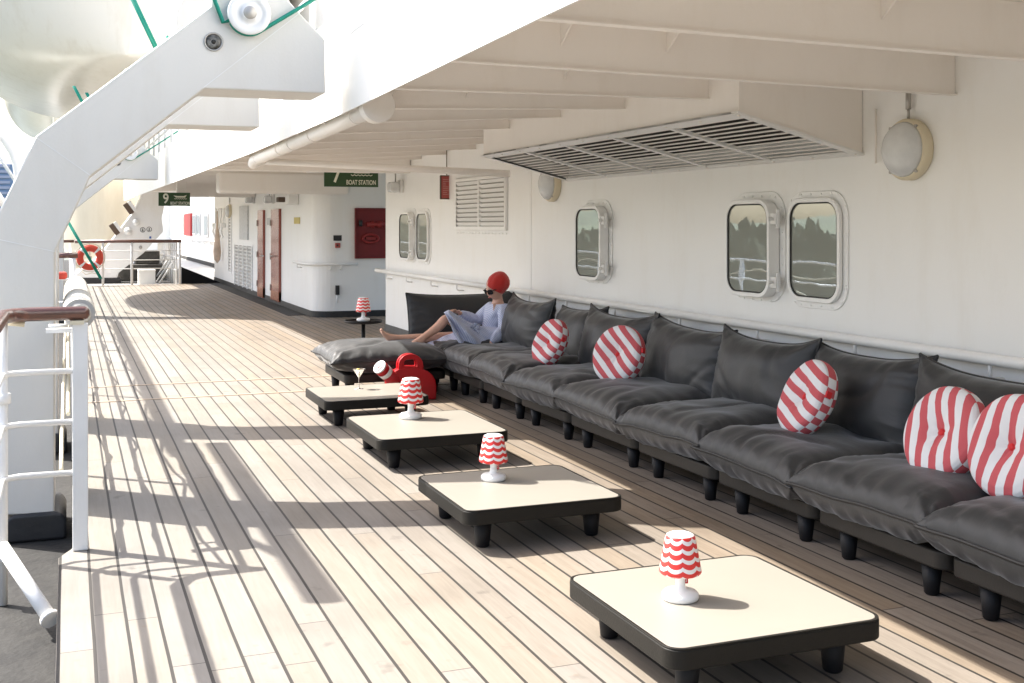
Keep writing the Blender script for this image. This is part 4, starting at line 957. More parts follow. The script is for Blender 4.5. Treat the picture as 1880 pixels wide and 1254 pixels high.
# short forward rail end
t = thing('rail_end', 'short teak rail end on a white post beyond the canvas roll', 'railing', wy(135, 508, 16.0), group='deck railings')
a, b = wy(100, 469, 16), wy(143, 469, 16)
MB().tube([a, b], .036, 12).build('teak_handrail', M_teak, t); MB().tube([wy(135, 474, 16), Vector((wy(135, 474, 16).x, 16, -.05))], .028, 10).build('post', M_white, t)
for z in (.8, .5): MB().tube([(a.x, 16, z), (b.x, 16, z)], .012, 8).build('bar', M_white, t)
p = wy(114, 506, 15.0); tag(MB().obox(p, .12, .1, .09).build('orange_float', M_orange, bevel=.03), 'small orange float behind the canvas roll', 'float')

# far railing
YR = 30.4
t = thing('far_railing', 'white railing with a teak handrail across the far end of the planked deck', 'railing', (1.4, YR, 0), group='deck railings')
a, b = wy(137, 443, YR), wy(333, 443, YR); zt = 1.10
MB().tube([(a.x, YR, zt), (b.x, YR, zt)], .042, 12).build('teak_handrail', M_teak, t)
for px in (189, 242, 330): x = wy(px, 480, YR).x; MB().tube([(x, YR, 0), (x, YR, zt - .03)], .032, 10).build('post', M_white, t)
for y in (461, 478, 494): z = wy(200, y, YR).z; MB().tube([(a.x, YR, z), (b.x, YR, z)], .012, 8).build('bar', M_white, t)
a = wy(105, 443, 25); b = wy(136, 443, 25); tag(MB().tube([a, b], .03, 10).build('teak_rail_piece', M_teak), 'short dark rail piece left of the far railing', 'rail')
t = thing('stair_railing', 'white stair railing with many balusters at the far end of the deck', 'railing', (2.6, 33, 0), group='deck railings')
for k in range(11):
    y = 30.6 + k * .62; top = 1.06 - k * .012
    MB().tube([(2.6, y, -.02), (2.6, y, top)], .028, 8).build('baluster', M_white, t)
for k in range(5):
    y = 31 + k * .9; MB().tube([(2.25, y + .5, -.02), (2.6, y, .62)], .026, 8).build('brace', M_white, t)
for z in (1.06, .7, .36): MB().tube([(2.6, 30.5, z), (2.6, 36.9, z - .1)], .022, 8).build('rail', M_white, t)

# lifebuoy on the far railing
c = wy(165, 473, YR - .1)
t = thing('lifebuoy', 'orange lifebuoy with white bands hanging on the far railing', 'lifebuoy', c)
Ro, ro = .235, .085
def arc(a0, a1, rad, m, nm, n=14):
    mb = MB(); mb.tube([c + Vector((Ro * math.cos(math.radians(a0 + (a1 - a0) * k / n)), 0, Ro * math.sin(math.radians(a0 + (a1 - a0) * k / n)))) for k in range(n + 1)], rad, 16); mb.build(nm, m, t)
for k in range(4):
    arc(45 + 90 * k + 6, 45 + 90 * (k + 1) - 6, ro, M_orange, 'ring_section'); arc(45 + 90 * k - 6, 45 + 90 * k + 6, ro + .002, M_white, 'white_band', 6)
m = MB()
for k in range(4):
    a0 = math.radians(45 + 90 * k); a1 = a0 + PI / 2; pts = []
    for q in range(9):
        a = a0 + (a1 - a0) * q / 8; rr_ = Ro + ro + .01 + (.02 if 0 < q < 8 else 0) - .05 * math.sin(PI * q / 8) * 0; pts.append(c + Vector((rr_ * math.cos(a), -.02, rr_ * math.sin(a))))
    m.tube(pts, .012, 6)
m.tube([c + Vector((-.2, 0, -.32)), c + Vector((-.1, -.02, -.42)), c + Vector((.05, 0, -.38)), c + Vector((.2, -.02, -.42)), c + Vector((.22, 0, -.33))], .01, 6)
m.build('rope', M_rope, t)
m = MB(); m.obox(c + Vector((.0, .02, 0)), .08, .06, .07); m.tube([c + Vector((0, .03, .05)), Vector((c.x, YR, zt - .05))], .012, 6); m.build('holder', M_metal, t)
# ================================================================ FURNITURE
JY = [2.70, 3.56, 4.41, 5.28, 6.19, 7.18, 8.10, 8.95, 9.74, 10.60]
def make_frame(name, wx_, wy_, zt=.212, th=.075):
    m = MB(); m.prism([(x, y, zt - th) for x, y in rrect(wx_, wy_, .06, 6)], (0, 0, th))
    return m
def leg_lathe(x, y, zt, r0=.043, r1=.030): return MB().lathe([(r1 * .8, 0.0005), (r1, .008), (r0, zt)], (x, y, 0), 20)
def sofa_base(label, cx, cy, w_, d_):
    t = thing('sofa_base', label, 'sofa base', (0, 0, 0), group='dark modular sofa bases')
    make_frame('f', d_, w_).build('frame', M_frame, t, bevel=.010, seg=3)
    for sx in (-1, 1):
        for sy in (-1, 1): leg_lathe(sx * (d_ / 2 - .075), sy * (w_ / 2 - .15), .13).build('leg', M_leg, t)
    t.location = (cx, cy, 0); return t
names = ['nearest sofa base, cut off by the right edge of the photo', 'second sofa base from the camera',
         'third sofa base from the camera', 'fourth sofa base from the camera', 'fifth sofa base from the camera, about the middle of the row',
         'sixth sofa base from the camera, behind the third table', 'seventh sofa base from the camera', 'eighth sofa base from the camera, beside the red jerrycan lamp',
         'corner sofa base that the person sits on']
for i in range(9):
    sofa_base('low dark ' + names[i], 3.66, (JY[i] + JY[i + 1]) / 2, JY[i + 1] - JY[i] - .02, .92)
sofa_base('low dark grey metal base of the footstool in front of the corner seat', 2.68, 10.12, .86, .92)

def pillow_mesh(W, H, T, a=3.0, b=.5, ear=.05, seed=0, fold=.010, n=64, eary=None, clip=None, low=.02, kf=9):
    rnd = random.Random(seed); ph = [rnd.random() * 6.28 for _ in range(8)]; kk = [kf * rnd.uniform(.8, 1.25) for _ in range(8)]
    def P(i, j, sgn):
        u = math.sin((2 * i / n - 1) * PI / 2); v = math.sin((2 * j / n - 1) * PI / 2)
        x = W / 2 * u * (1 - ear * (1 - abs(v) ** 2.4)); y = H / 2 * v * (1 - (ear if eary is None else eary) * (1 - abs(u) ** 2.6))
        q = max(0, (1 - abs(u) ** a) * (1 - abs(v) ** a)); r = q ** b
        z = T / 2 * r
        eu, ev = 1 - abs(u), 1 - abs(v)
        nn = noise.noise(Vector((x * 5 + seed, y * 5, sgn * 3.1)))
        s1 = math.sin(kk[0] * v * 2.2 + ph[0] + 2.5 * nn + (1 if u > 0 else 4) + sgn) ** 3 * math.exp(-eu / .16)
        s2 = math.sin(kk[1] * u * 2.2 + ph[1] + 2.5 * nn + (2 if v > 0 else 5) + sgn) ** 3 * math.exp(-ev / .16)
        cw = math.exp(-((eu + ev) / .35) ** 1)       # gathers that fan out of the corners
        an = math.atan2(ev + .01, eu + .01)
        s3 = math.sin(an * 9 + ph[2]) * cw * math.sqrt(r)
        env = min(1, r * 2.2)
        z += env * (fold * (s1 + s2) + fold * 1.6 * s3)
        f1 = math.sin(kk[2] * v * 5.1 + ph[3] + 4 * nn) * math.exp(-eu / .13) * max(0, noise.noise(Vector((y * 4, seed, 1 + u))) + .25)
        f2 = math.sin(kk[3] * u * 5.1 + ph[4] + 4 * nn) * math.exp(-ev / .13) * max(0, noise.noise(Vector((x * 4, seed + 5, 1 + v))) + .25)
        z += env * fold * 1.1 * (f1 + f2)
        z += r * low * (noise.noise(Vector((x * 3.2 + seed * 1.7, y * 3.2, 5 + sgn))) + .5 * noise.noise(Vector((x * 8 + seed, y * 5, 9 + sgn))))
        # long soft creases
        c = noise.noise(Vector((x * 2.2 + 3 * seed, y * 2.2 - seed, 2.2 * sgn))); z += r * fold * 1.2 * (1 - min(1, abs(c) * 9)) * -1
        rim = .010 * noise.noise(Vector((x * 5, y * 5, seed * 2.3)))
        z = sgn * z + rim * (1 if r < 1 else 1)
        if clip is not None and z < clip: z = clip + (z - clip) * .08
        return Vector((x, y, z))
    vs = []; fs = []; w_ = n + 1
    for sgn in (1, -1):
        o = len(vs)
        for i in range(w_):
            for j in range(w_):
                vs.append(P(i, j, sgn))
        for i in range(n):
            for j in range(n):
                f = (o + i * w_ + j, o + (i + 1) * w_ + j, o + (i + 1) * w_ + j + 1, o + i * w_ + j + 1); fs.append(f if sgn > 0 else f[::-1])
    # weld rims exactly
    for i in range(w_):
        for j in range(w_):
            if i in (0, n) or j in (0, n): vs[w_ * w_ + i * w_ + j] = vs[i * w_ + j].copy()
    rim = [vs[i * w_] for i in range(w_)] + [vs[n * w_ + j] for j in range(1, w_)] + [vs[i * w_ + n] for i in range(n - 1, -1, -1)] + [vs[j] for j in range(n - 1, 0, -1)]
    return vs, fs, rim
def cushion(name, label, cat, W, H, T, loc, M, group, **k):
    vs, fs, rim = pillow_mesh(W, H, T, **k)
    t = thing(name, label, cat, (0, 0, 0), group=group)
    m = MB(); m.add(vs, fs, True); m.build('cover', M_cush, t)
    MB().tube(rim, .0082, 6, closed=True).build('piping', M_pipe, t)
    t.location = loc; t.rotation_euler = M.to_euler(); return t
GS = 'charcoal seat cushions in the sofa row'; GB = 'charcoal back cushions against the wall'
sn_ = ['nearest charcoal seat cushion, cut off by the right edge', 'second charcoal seat cushion from the right, carrying the near pair of striped pillows',
       'third charcoal seat cushion from the right, below the third striped pillow from the left', 'fourth charcoal seat cushion from the right, with a pointed corner tip', 'fifth charcoal seat cushion from the right, in the middle of the row',
       'sixth charcoal seat cushion from the right, below the second striped pillow from the left', 'seventh charcoal seat cushion from the right, below the leftmost striped pillow', 'charcoal seat cushion in front of the corner, next to the red jerrycan lamp', 'charcoal corner seat cushion the person sits on']
for i in range(9):
    w_ = JY[i + 1] - JY[i] + .045; ex = .02 if i % 2 else 0
    cushion('seat_cushion', sn_[i], 'cushion', .985, w_, .275, (3.565, (JY[i] + JY[i + 1]) / 2, .325 + .006 * math.sin(i * 2.3)), Matrix.Rotation(math.radians([0, 1.2, -1, 1.5, -1, .8, -.6, .5, 0][i]), 3, 'Z') @ Matrix.Rotation(math.radians([1, -1.2, 1.4, -1.6, .8, -1, .6, -.8, 0][i]), 3, 'X'), GS, a=5.2, b=.44, ear=.045, seed=11 + i, fold=.0105, clip=-.108, low=.012, kf=10)
cushion('footstool_cushion', 'charcoal cushion on the footstool, with the bare feet resting on it', 'cushion', 1.06, 1.02, .27, (2.62, 10.06, .330), Matrix.Rotation(math.radians(-2), 3, 'Z'), None, a=3.8, b=.47, ear=.07, seed=31, fold=.012, clip=-.11, low=.024)
def back_M(tilt, roll=0, yaw=0):
    B = Matrix(((0, 0, -1), (-1, 0, 0), (0, 1, 0)))      # columns: x=-Y, y=+Z, z=-X
    return Matrix.Rotation(math.radians(yaw), 3, 'Z') @ Matrix.Rotation(math.radians(tilt), 3, 'Y') @ B @ Matrix.Rotation(math.radians(roll), 3, 'Z')
bk = [(9.0, 9.95, 3.82, .615, 13, 0, 0, 'charcoal back cushion behind the shoulders of the person'), (8.22, 9.05, 3.93, .575, 16, 3, 0, 'charcoal back cushion sunk low behind the leftmost striped pillow'),
      (7.2, 8.28, 3.84, .615, 13, 0, 0, 'charcoal back cushion with two ears behind the second striped pillow from the left'), (6.22, 7.26, 3.86, .60, 14, -2, 0, 'charcoal back cushion with no pillow in front, in the middle of the row'),
      (5.32, 6.27, 3.84, .610, 12, 0, 0, 'charcoal back cushion to the left of the third striped pillow from the left'), (4.45, 5.34, 3.87, .60, 14, 1, 0, 'charcoal back cushion to the right of the third striped pillow from the left'),
      (3.42, 4.48, 3.84, .61, 12, 0, 0, 'charcoal back cushion behind the two near striped pillows, cut off by the right edge')]
for i, (a, b, X, z, tl, ro, yw, lab) in enumerate(bk):
    cushion('back_cushion', lab, 'cushion', b - a + .05, .55, .30, (X, (a + b) / 2, z - .010), back_M(tl, ro, yw), GB, a=2.6, b=.55, ear=.07, eary=[.24, .14, .25, .20, .24, .19, .24][i], seed=51 + i * 3, fold=.010, low=.018, kf=7)
Bf = Matrix(((1, 0, 0), (0, 0, -1), (0, 1, 0)))
cushion('back_cushion', 'wide dark back cushion at the far end, facing the camera behind the person', 'cushion', 1.12, .50, .2, (3.60, 10.62, .60), Matrix.Rotation(math.radians(-10), 3, 'X') @ Bf, GB, a=2.6, b=.5, ear=.03, eary=.13, seed=91, fold=.006, low=.015)

# round striped pillows
def round_pillow(label, px, py, X, beta, tilt, roll, R=.195, seed=0):
    t = thing('round_pillow', label, 'pillow', (0, 0, 0), group='round red and white striped pillows')
    prof = [(R, .022), (R * .985, .034), (R * .93, .047), (R * .8, .058), (R * .6, .060), (R * .4, .052), (R * .22, .036), (R * .1, .022), (.0001, .012)]
    n = 64
    m = MB()
    for sg in (1, -1):
        vs = []; fs = []
        fine = []
        for i in range(len(prof) - 1):
            for q in range(4): a = q / 4; fine.append((prof[i][0] * (1 - a) + prof[i + 1][0] * a, prof[i][1] * (1 - a) + prof[i + 1][1] * a))
        fine.append(prof[-1])
        for r, z in fine:
            for k in range(n):
                a = 2 * PI * k / n; s_ = math.sin(a * 7 + seed) * .003 * math.exp(-((r / R - .3) / .25) ** 2) + .006 * noise.noise(Vector((r * math.cos(a) * 9, r * math.sin(a) * 9, seed)))
                rr = r * (1 + .02 * noise.noise(Vector((math.cos(a) * 1.5, math.sin(a) * 1.5, seed + 4))))
                vs.append((rr * math.cos(a), rr * math.sin(a), sg * (z + s_)))
        for i in range(len(fine) - 1):
            for k in range(n):
                f = (i * n + k, i * n + (k + 1) % n, (i + 1) * n + (k + 1) % n, (i + 1) * n + k); fs.append(f)
        m.add(vs, fs, True)
    m.build('cover', M_str, t)
    m = MB(); vs = []; fs = []
    for q, z in enumerate((-.024, -.012, 0, .012, .024)):
        for k in range(n):
            a = 2 * PI * k / n; rr = R * (1 + .02 * noise.noise(Vector((math.cos(a) * 1.5, math.sin(a) * 1.5, seed + 4)))) + (.004 if abs(z) < .02 else .0005); vs.append((rr * math.cos(a), rr * math.sin(a), z))
    for i in range(4):
        for k in range(n): fs.append((i * n + k, i * n + (k + 1) % n, (i + 1) * n + (k + 1) % n, (i + 1) * n + k))
    m.add(vs, fs, True); m.build('side_band', M_str2, t)
    MB().lathe([(.016, .014), (.015, .022), (.006, .027), (.0001, .028)], (0, 0, 0), 16).build('button', M_redtag, t)
    ta = math.radians(12 - roll); MB().obox((math.cos(ta) * (R + .002), math.sin(ta) * (R + .002), .012), .022, .034, .028, Matrix.Rotation(ta, 3, 'Z')).build('loop_tag', M_redtag, t)
    b = math.radians(beta); z = Vector((-math.cos(b), -math.sin(b), math.tan(math.radians(tilt)))).normalized()
    y = (Vector((0, 0, 1)) - z * z.z).normalized(); x = y.cross(z)
    M = Matrix((x, y, z)).transposed() @ Matrix.Rotation(math.radians(roll), 3, 'Z')
    t.location = wx(px, py, X); t.rotation_euler = M.to_euler()
round_pillow('leftmost round striped pillow, leaning between two back cushions nearest the person', 1010, 630, 3.52, 6, 24, 72, .194, 1)
round_pillow('second striped pillow from the left, seen almost face on', 1136.5, 652, 3.54, 24, 20, 52, .207, 2)
round_pillow('third striped pillow from the left, standing alone and seen narrow', 1482, 731, 3.54, -8, 26, 72, .203, 3)
round_pillow('striped pillow with a deep centre dimple, left one of the near pair', 1735, 796, 3.50, 1, 24, 16, .206, 4)
round_pillow('striped pillow at the right edge, cut off by the photo', 1864, 823, 3.50, 2, 18, -6, .212, 5)

# tables
def make_table():
    t = thing('low_table', '', 'table', (0, 0, 0), group='low square tables in a row')
    MB().prism([(x, y, .1325) for x, y in rrect(.81, .81, .065, 10)], (0, 0, .0635)).build('frame', M_tframe, t, bevel=.006, seg=3)
    m = MB(); ring_prism(m, [Vector((x, y, .1945)) for x, y in rrect(.807, .807, .063, 10)], [Vector((x, y, .1945)) for x, y in rrect(.786, .786, .052, 10)], (0, 0, .0065)); m.build('rim', M_tframe, t, bevel=.002)
    MB().prism([(x, y, .1965) for x, y in rrect(.782, .782, .050, 10)], (0, 0, .0045)).build('table_top', M_ttop, t, bevel=.0015)
    for sx in (-1, 1):
        for sy in (-1, 1): leg_lathe(sx * .28, sy * .28, .134, .046, .033).build('leg', M_leg, t)
    return t
tb = make_table()
TP = [(2.12, 3.48, 'cream-topped low table nearest the camera, with the biggest-looking lamp'), (2.086, 5.315, 'second cream-topped low table from the camera, in full sun with a lamp'),
      (2.18, 7.20, 'third cream-topped low table from the camera, mostly in shade with a lamp'), (2.17, 8.75, 'farthest cream-topped low table, with a cocktail glass on it')]
for i, (x, y, lab) in enumerate(TP):
    c = tb if i == 0 else copy_tree(tb); c.location = (x, y, 0); c['label'] = lab
    if i == 2: c.scale = (1.06, 1.14, 1)

# table lamps
def make_lamp():
    t = thing('table_lamp', '', 'lamp', (0, 0, 0), group='small scalloped table lamps')
    MB().lathe([(.060, 0.0), (.067, .004), (.069, .012), (.068, .024), (.060, .032), (.040, .036), (.024, .041), (.019, .050), (.0175, .070), (.019, .090), (.024, .094)], n=48).build('base', M_plastic, t)
    MB().lathe([(.024, .094), (.060, .095), (.073, .098), (.079, .105), (.0785, .112), (.056, .232), (.052, .241), (.040, .247), (.020, .250), (.0001, .251)], n=64).build('shade', M_scal, t)
    g = MB().box(.0185, .0325, -.0015, .0015, .056, .088).build('red_tag', M_redtag, t)
    text_obj('fatboy', .0085, M_inkw, g, (.0255, -.0019, .072), Matrix.Rotation(PI / 2, 3, 'X') @ Matrix.Rotation(-PI / 2, 3, 'Z'), 'lettering', .0002)
    return t
lp = make_lamp()
LP = [(gp(1249, 1100, .201), 'red and white scalloped lamp on the nearest table'), (gp(906, 881, .201), 'red and white scalloped lamp on the second table from the camera'),
      (gp(754, 768, .201), 'red and white scalloped lamp on the third table from the camera'), (gp(667, 589.5, .452), 'red and white scalloped lamp on the black tray table by the feet')]
for i, (p, lab) in enumerate(LP):
    c = lp if i == 0 else copy_tree(lp); c.location = p; c['label'] = lab; k_ = (.93, .94, 1.10, 1.05)[i]; c.scale = (k_, k_, k_); c.rotation_euler = (0, 0, (0, .05, -.06, .1)[i])
    if i == 3: pass
st_ = LP[3][0]
t = thing('tray_table', 'round black tray side table on one leg, behind the footstool', 'side table', (st_.x, st_.y, 0))
MB().lathe([(.0001, .432), (.19, .432), (.205, .440), (.207, .462), (.200, .463), (.197, .4475), (.0001, .4475)], (st_.x, st_.y, 0), 48).build('tray', M_leg, t)
MB().tube([(st_.x, st_.y, .02), (st_.x, st_.y, .4315)], .022, 16).build('pole', M_leg, t)
MB().lathe([(.16, 0.001), (.165, .008), (.155, .018), (.03, .026), (.0001, .026)], (st_.x, st_.y, 0), 40).build('foot', M_leg, t)

# cocktail glass
p = gp(659, 714, .201)
t = thing('cocktail_glass', 'cocktail glass with a pale drink on the farthest table', 'glass', p)
MB().lathe([(.0001, .0005), (.036, .0005), (.037, .003), (.01, .006), (.0035, .012), (.0032, .085), (.005, .092), (.050, .158), (.0515, .158), (.0485, .1575), (.004, .0965), (.0001, .096)], p, 32).build('bowl', M_glass, t)
MB().lathe([(.0001, .0975), (.006, .0990), (.041, .1485), (.0001, .149)], p, 28).build('drink', M_drink, t)
MB().lathe([(.016, .150), (.017, .154), (.008, .160), (.0001, .160)], p + Vector((-.006, 0, .002)), 16).build('garnish', M_yellow, t)

# red jerrycan-shaped lamp with striped cap
YJ = 9.42
t = thing('jerrycan_lamp', 'red jerrycan-shaped lantern with ring handle and striped spout, standing by the sofa corner', 'lantern', wy(760, 733, YJ))
def J(px, py, y=YJ): return wy(px, py, y)
bz = .002
out = [(709, 733), (709, 712), (712, 700), (717, 690), (724, 682), (733, 677.5), (745, 676), (762, 675.5), (775, 677), (787, 682), (795, 689), (800, 698), (801.5, 708), (801.5, 733)]
poly = [J(*p) for p in out]; poly[0].z = bz; poly[-1].z = bz
MB().prism(poly, (0, .10, 0)).build('body', M_red, t, bevel=.012, seg=4)
def ringpoly(dy, th, nm):
    O = []; I = []
    for k in range(20):
        a = PI * 1.0 * k / 19; O.append(J(755 + 23 * math.cos(a), 677 - 27 * math.sin(a) ** .75)); I.append(J(754 + 12 * math.cos(a), 672.5 - 12.5 * min(1, math.sin(a) ** .35 if a not in (0, PI) else 0)))
    O.append(J(732, 680)); I.append(J(742, 672.5)); O.append(J(778, 680)); I.append(J(766, 672.5))
    O = [p + Vector((0, dy, 0)) for p in O]; I = [p + Vector((0, dy, 0)) for p in I]
    m = MB(); ring_prism(m, O, I, (0, th, 0)); m.build(nm, M_red, t, bevel=.005, seg=2)
ringpoly(.004, .035, 'handle'); ringpoly(.066, .028, 'handle')
A, B = J(728, 702, YJ + .06), J(705, 681, YJ - .02); ax = (B - A).normalized()
q = ax.to_track_quat('Z', 'Y').to_matrix(); Ls = (B - A).length
MB().lathe([(.056, -.02), (.058, .0), (.060, Ls * .80)], A, 36, q).build('spout', M_red, t)
MB().lathe([(.0605, Ls * .805), (.0612, Ls * .81), (.0612, Ls * 1.03), (.0605, Ls * 1.035)], A, 36, q).build('white_band', M_canstripe, t)
MB().lathe([(.0605, Ls * 1.04), (.061, Ls * 1.30)], A, 36, q).build('spout', M_red, t)
MB().lathe([(.061, Ls * 1.305), (.0605, Ls * 1.36), (.056, Ls * 1.375), (.0001, Ls * 1.375)], A, 36, q).build('cap', M_canstripe, t)
m = MB(); m.tube([A + q @ Vector((.030 * math.cos(2 * PI * k / 20), .042 * math.sin(2 * PI * k / 20), Ls * 1.378)) for k in range(20)], .004, 6, closed=True); m.tube([A + q @ Vector((-.01, -.02, Ls * 1.378)), A + q @ Vector((.01, .02, Ls * 1.378))], .005, 6); m.build('cap_emblem', M_red, t)
# ================================================================ THE PERSON
def skin_mesh(verts, edges, root=0, sub=2):
    """verts: (point, rx, ry); returns mesh grown round the edges"""
    me = bpy.data.meshes.new('sk'); me.from_pydata([tuple(v[0]) for v in verts], edges, [])
    o = bpy.data.objects.new('sk', me); C.objects.link(o)
    o.modifiers.new('skin', 'SKIN').use_smooth_shade = True
    sv = me.skin_vertices[0].data
    for i, v in enumerate(verts): sv[i].radius = (v[1], v[2]); sv[i].use_root = (i == root)
    s = o.modifiers.new('sub', 'SUBSURF'); s.levels = s.render_levels = sub
    bpy.context.view_layer.update()
    out = bpy.data.meshes.new_from_object(o.evaluated_get(bpy.context.evaluated_depsgraph_get()))
    bpy.data.objects.remove(o); return out
def mesh_into(mb, me, smooth=True):
    mb.add([v.co.copy() for v in me.vertices], [tuple(p.vertices) for p in me.polygons], smooth)
def Q(px, py, Y): return wy(px, py, Y)
pelvis = Q(899, 622, 10.10)
person = thing('person', 'person in a red beanie, sunglasses and pale blue dress reclining in the sofa corner', 'person', (pelvis.x, pelvis.y, .43))
hipN, hipF = Q(892, 624, 10.02), Q(893, 622, 10.2)
kneeN, ankN, = Q(819, 583, 10.0), Q(769, 626, 9.93)
kneeF, ankF = Q(812, 619, 10.2), Q(716, 621, 10.12)
waist, chest, neck0, neck1, headc = Q(904, 603, 10.1), Q(911, 580, 10.1), Q(916, 558, 10.1), Q(914, 547, 10.09), Q(910, 529, 10.06)
shN, shF = Q(928, 568, 9.93), Q(899, 564, 10.26)
elN, wrN, haN = Q(927, 604, 9.86), Q(899, 633, 9.80), Q(885, 639, 9.79)
elF, wrF, haF = Q(876, 590, 10.30), Q(842, 574, 10.16), Q(829, 568, 10.10)
V = []; E_ = []
def av(p, rx, ry=None, link=None):
    V.append((p, rx, ry or rx)); i = len(V) - 1
    if link is not None: E_.append((link, i))
    return i
r0 = av(pelvis, .10, .09); w1 = av(waist, .075, .07, r0); c1 = av(chest, .09, .075, w1); n0 = av(neck0, .06, .055, c1); n1 = av(neck1, .046, .046, n0); hh = av(headc + Vector((.008, 0, -.03)), .055, .055, n1)
for hip, knee, ank in ((hipN, kneeN, ankN), (hipF, kneeF, ankF)):
    h_ = av(hip, .085, .08, r0); mid = av(hip.lerp(knee, .5), .070, .068, h_); k_ = av(knee, .050, .050, mid)
    dirn = (ank - knee); perp = Vector((.02, 0, -.03)) if knee is kneeN else Vector((0, 0, -.012))
    cf = av(knee.lerp(ank, .32) + perp * .6, .052, .050, k_); cf2 = av(knee.lerp(ank, .7) + perp * .2, .037, .036, cf); a_ = av(ank, .030, .032, cf2)
    if knee is kneeN:
        hl = av(ank + Vector((.018, 0, -.028)), .026, .026, a_); ba = av(ank + Vector((-.09, -.01, -.028)), .026, .018, a_); to = av(ank + Vector((-.14, -.012, -.036)), .022, .012, ba); footN = (V[ba][0], V[to][0])
    else:
        hl = av(ank + Vector((.004, 0, -.030)), .028, .028, a_); ba = av(ank + Vector((-.062, -.01, .045)), .024, .020, a_); to = av(ank + Vector((-.085, -.01, .075)), .026, .014, ba); footF = (V[ba][0], V[to][0])
for sh, el_, wr in ((shN, elN, wrN), (shF, elF, wrF)):
    s_ = av(sh, .052, .05, c1); m1 = av(sh.lerp(el_, .5), .042, .042, s_); e_ = av(el_, .034, .034, m1); f1 = av(el_.lerp(wr, .4), .034, .032, e_); av(wr, .022, .018, f1)
body = MB(); mesh_into(body, skin_mesh(V, E_))
def digit(pts, r):
    vv = [(p, r * (1 - .22 * i / len(pts)), r * (1 - .22 * i / len(pts))) for i, p in enumerate(pts)]
    mesh_into(body, skin_mesh(vv, [(i, i + 1) for i in range(len(pts) - 1)], 0, 1))
def hand(wr, tip, side, normal, curl):
    d = (tip - wr).normalized(); n_ = (normal - d * normal.dot(d)).normalized(); s = d.cross(n_) * side
    pal = wr + d * .045
    vv = [(wr, .022, .016), (pal, .034, .014), (wr + d * .080, .036, .012)]
    mesh_into(body, skin_mesh(vv, [(0, 1), (1, 2)], 0, 2))
    for k, (ln, of) in enumerate(((.070, .030), (.078, .011), (.072, -.009), (.056, -.028))):
        b0 = wr + d * .065 + s * of * .8; b1 = wr + d * (.092 - abs(of) * .2) + s * of
        c_ = curl * (1 + .12 * k)
        d1 = (d * math.cos(c_) - n_ * math.sin(c_)); d2 = (d * math.cos(c_ * 2) - n_ * math.sin(c_ * 2)); d3 = (d * math.cos(c_ * 2.7) - n_ * math.sin(c_ * 2.7))
        p1 = b1 + d1 * ln * .45; p2 = p1 + d2 * ln * .32; p3 = p2 + d3 * ln * .23
        digit([b0, b1, p1, p2, p3], .0088)
    t0 = wr + d * .022 + s * .020; t1 = t0 + (d * .6 + s * .8).normalized() * .034; t2 = t1 + (d * .9 + s * .3 - n_ * .3).normalized() * .028; digit([t0, t1, t2, t2 + (d - n_ * .4).normalized() * .014], .0095)
hand(wrN, haN + Vector((-.02, 0, 0)), 1, Vector((0, -.2, 1)), .16)
hand(wrF, haF + Vector((-.02, 0, .005)), -1, Vector((-.35, 0, 1)), .50)
for (ba, to), up in ((footN, Vector((0, 0, 1))), (footF, Vector((1, 0, .3)))):
    d = (to - ba).normalized(); s = Vector((0, -1, 0)) 
    for k in range(5):
        o = (k - 2) * .0155; r = .0125 if k == 0 else .0088 - k * .0004
        b0 = to - d * .018 + s * -o; digit([b0, b0 + d * (.026 - k * .003), b0 + d * (.043 - k * .005)], r)
# head with a face, looking down to the left
f_ = Vector((-.88, -.26, -.30)).normalized(); s_ = f_.cross(Vector((0, 0, 1))).normalized(); u_ = s_.cross(f_).normalized()
vs = []; nu, nv = 40, 28
def g2(a, b, w): return math.exp(-(a * a + b * b) / (w * w))
for i in range(nv + 1):
    ph = PI * i / nv
    for j in range(nu):
        th = 2 * PI * j / nu; a, b, c = math.sin(ph) * math.cos(th), math.sin(ph) * math.sin(th), math.cos(ph)
        A_, B_, C_ = a * .074, b * .094, c * .112
        if c < 0:
            A_ *= 1 - .34 * (-c) ** 1.5
            if b > 0: B_ *= 1 - .14 * (-c) ** 2
            else: B_ *= 1 - .45 * (-c) ** 1.2
        if b > .3:
            B_ += .022 * g2(a * 1.0, (c + .22) * .55, .15) * (1.0)          # nose
            B_ += .007 * g2(a * .5, c + .52, .12)                           # mouth
            B_ += .009 * g2(a * .7, c + .86, .2)                            # chin
            B_ -= .010 * (g2(a - .42, c - .04, .2) + g2(a + .42, c - .04, .2))   # eye sockets
            B_ += .006 * g2(a * .4, c - .2, .13)                            # brow
        vs.append(headc + s_ * A_ + f_ * B_ + u_ * C_)
fs = [(i * nu + j, i * nu + (j + 1) % nu, (i + 1) * nu + (j + 1) % nu, (i + 1) * nu + j) for i in range(nv) for j in range(nu)]
body.add(vs, fs, True)
for sg in (1, -1):      # ears
    e0 = headc + s_ * .073 * sg - f_ * .006 - u_ * .012
    body.lathe([(.0001, -.004), (.014, -.003), (.019, .003), (.016, .007), (.010, .003), (.0001, .002)], e0, 16, Matrix((f_ * .8, u_ * 1.35, s_ * sg)).transposed())
body.build('body', M_skin, person)
m = MB(); m.tube([headc + f_ * .0955 - u_ * .058 + s_ * q for q in (-.019, -.010, 0, .010, .019)], [.0025, .0055, .0062, .0055, .0025], 10); m.build('lips', M_lips, person)
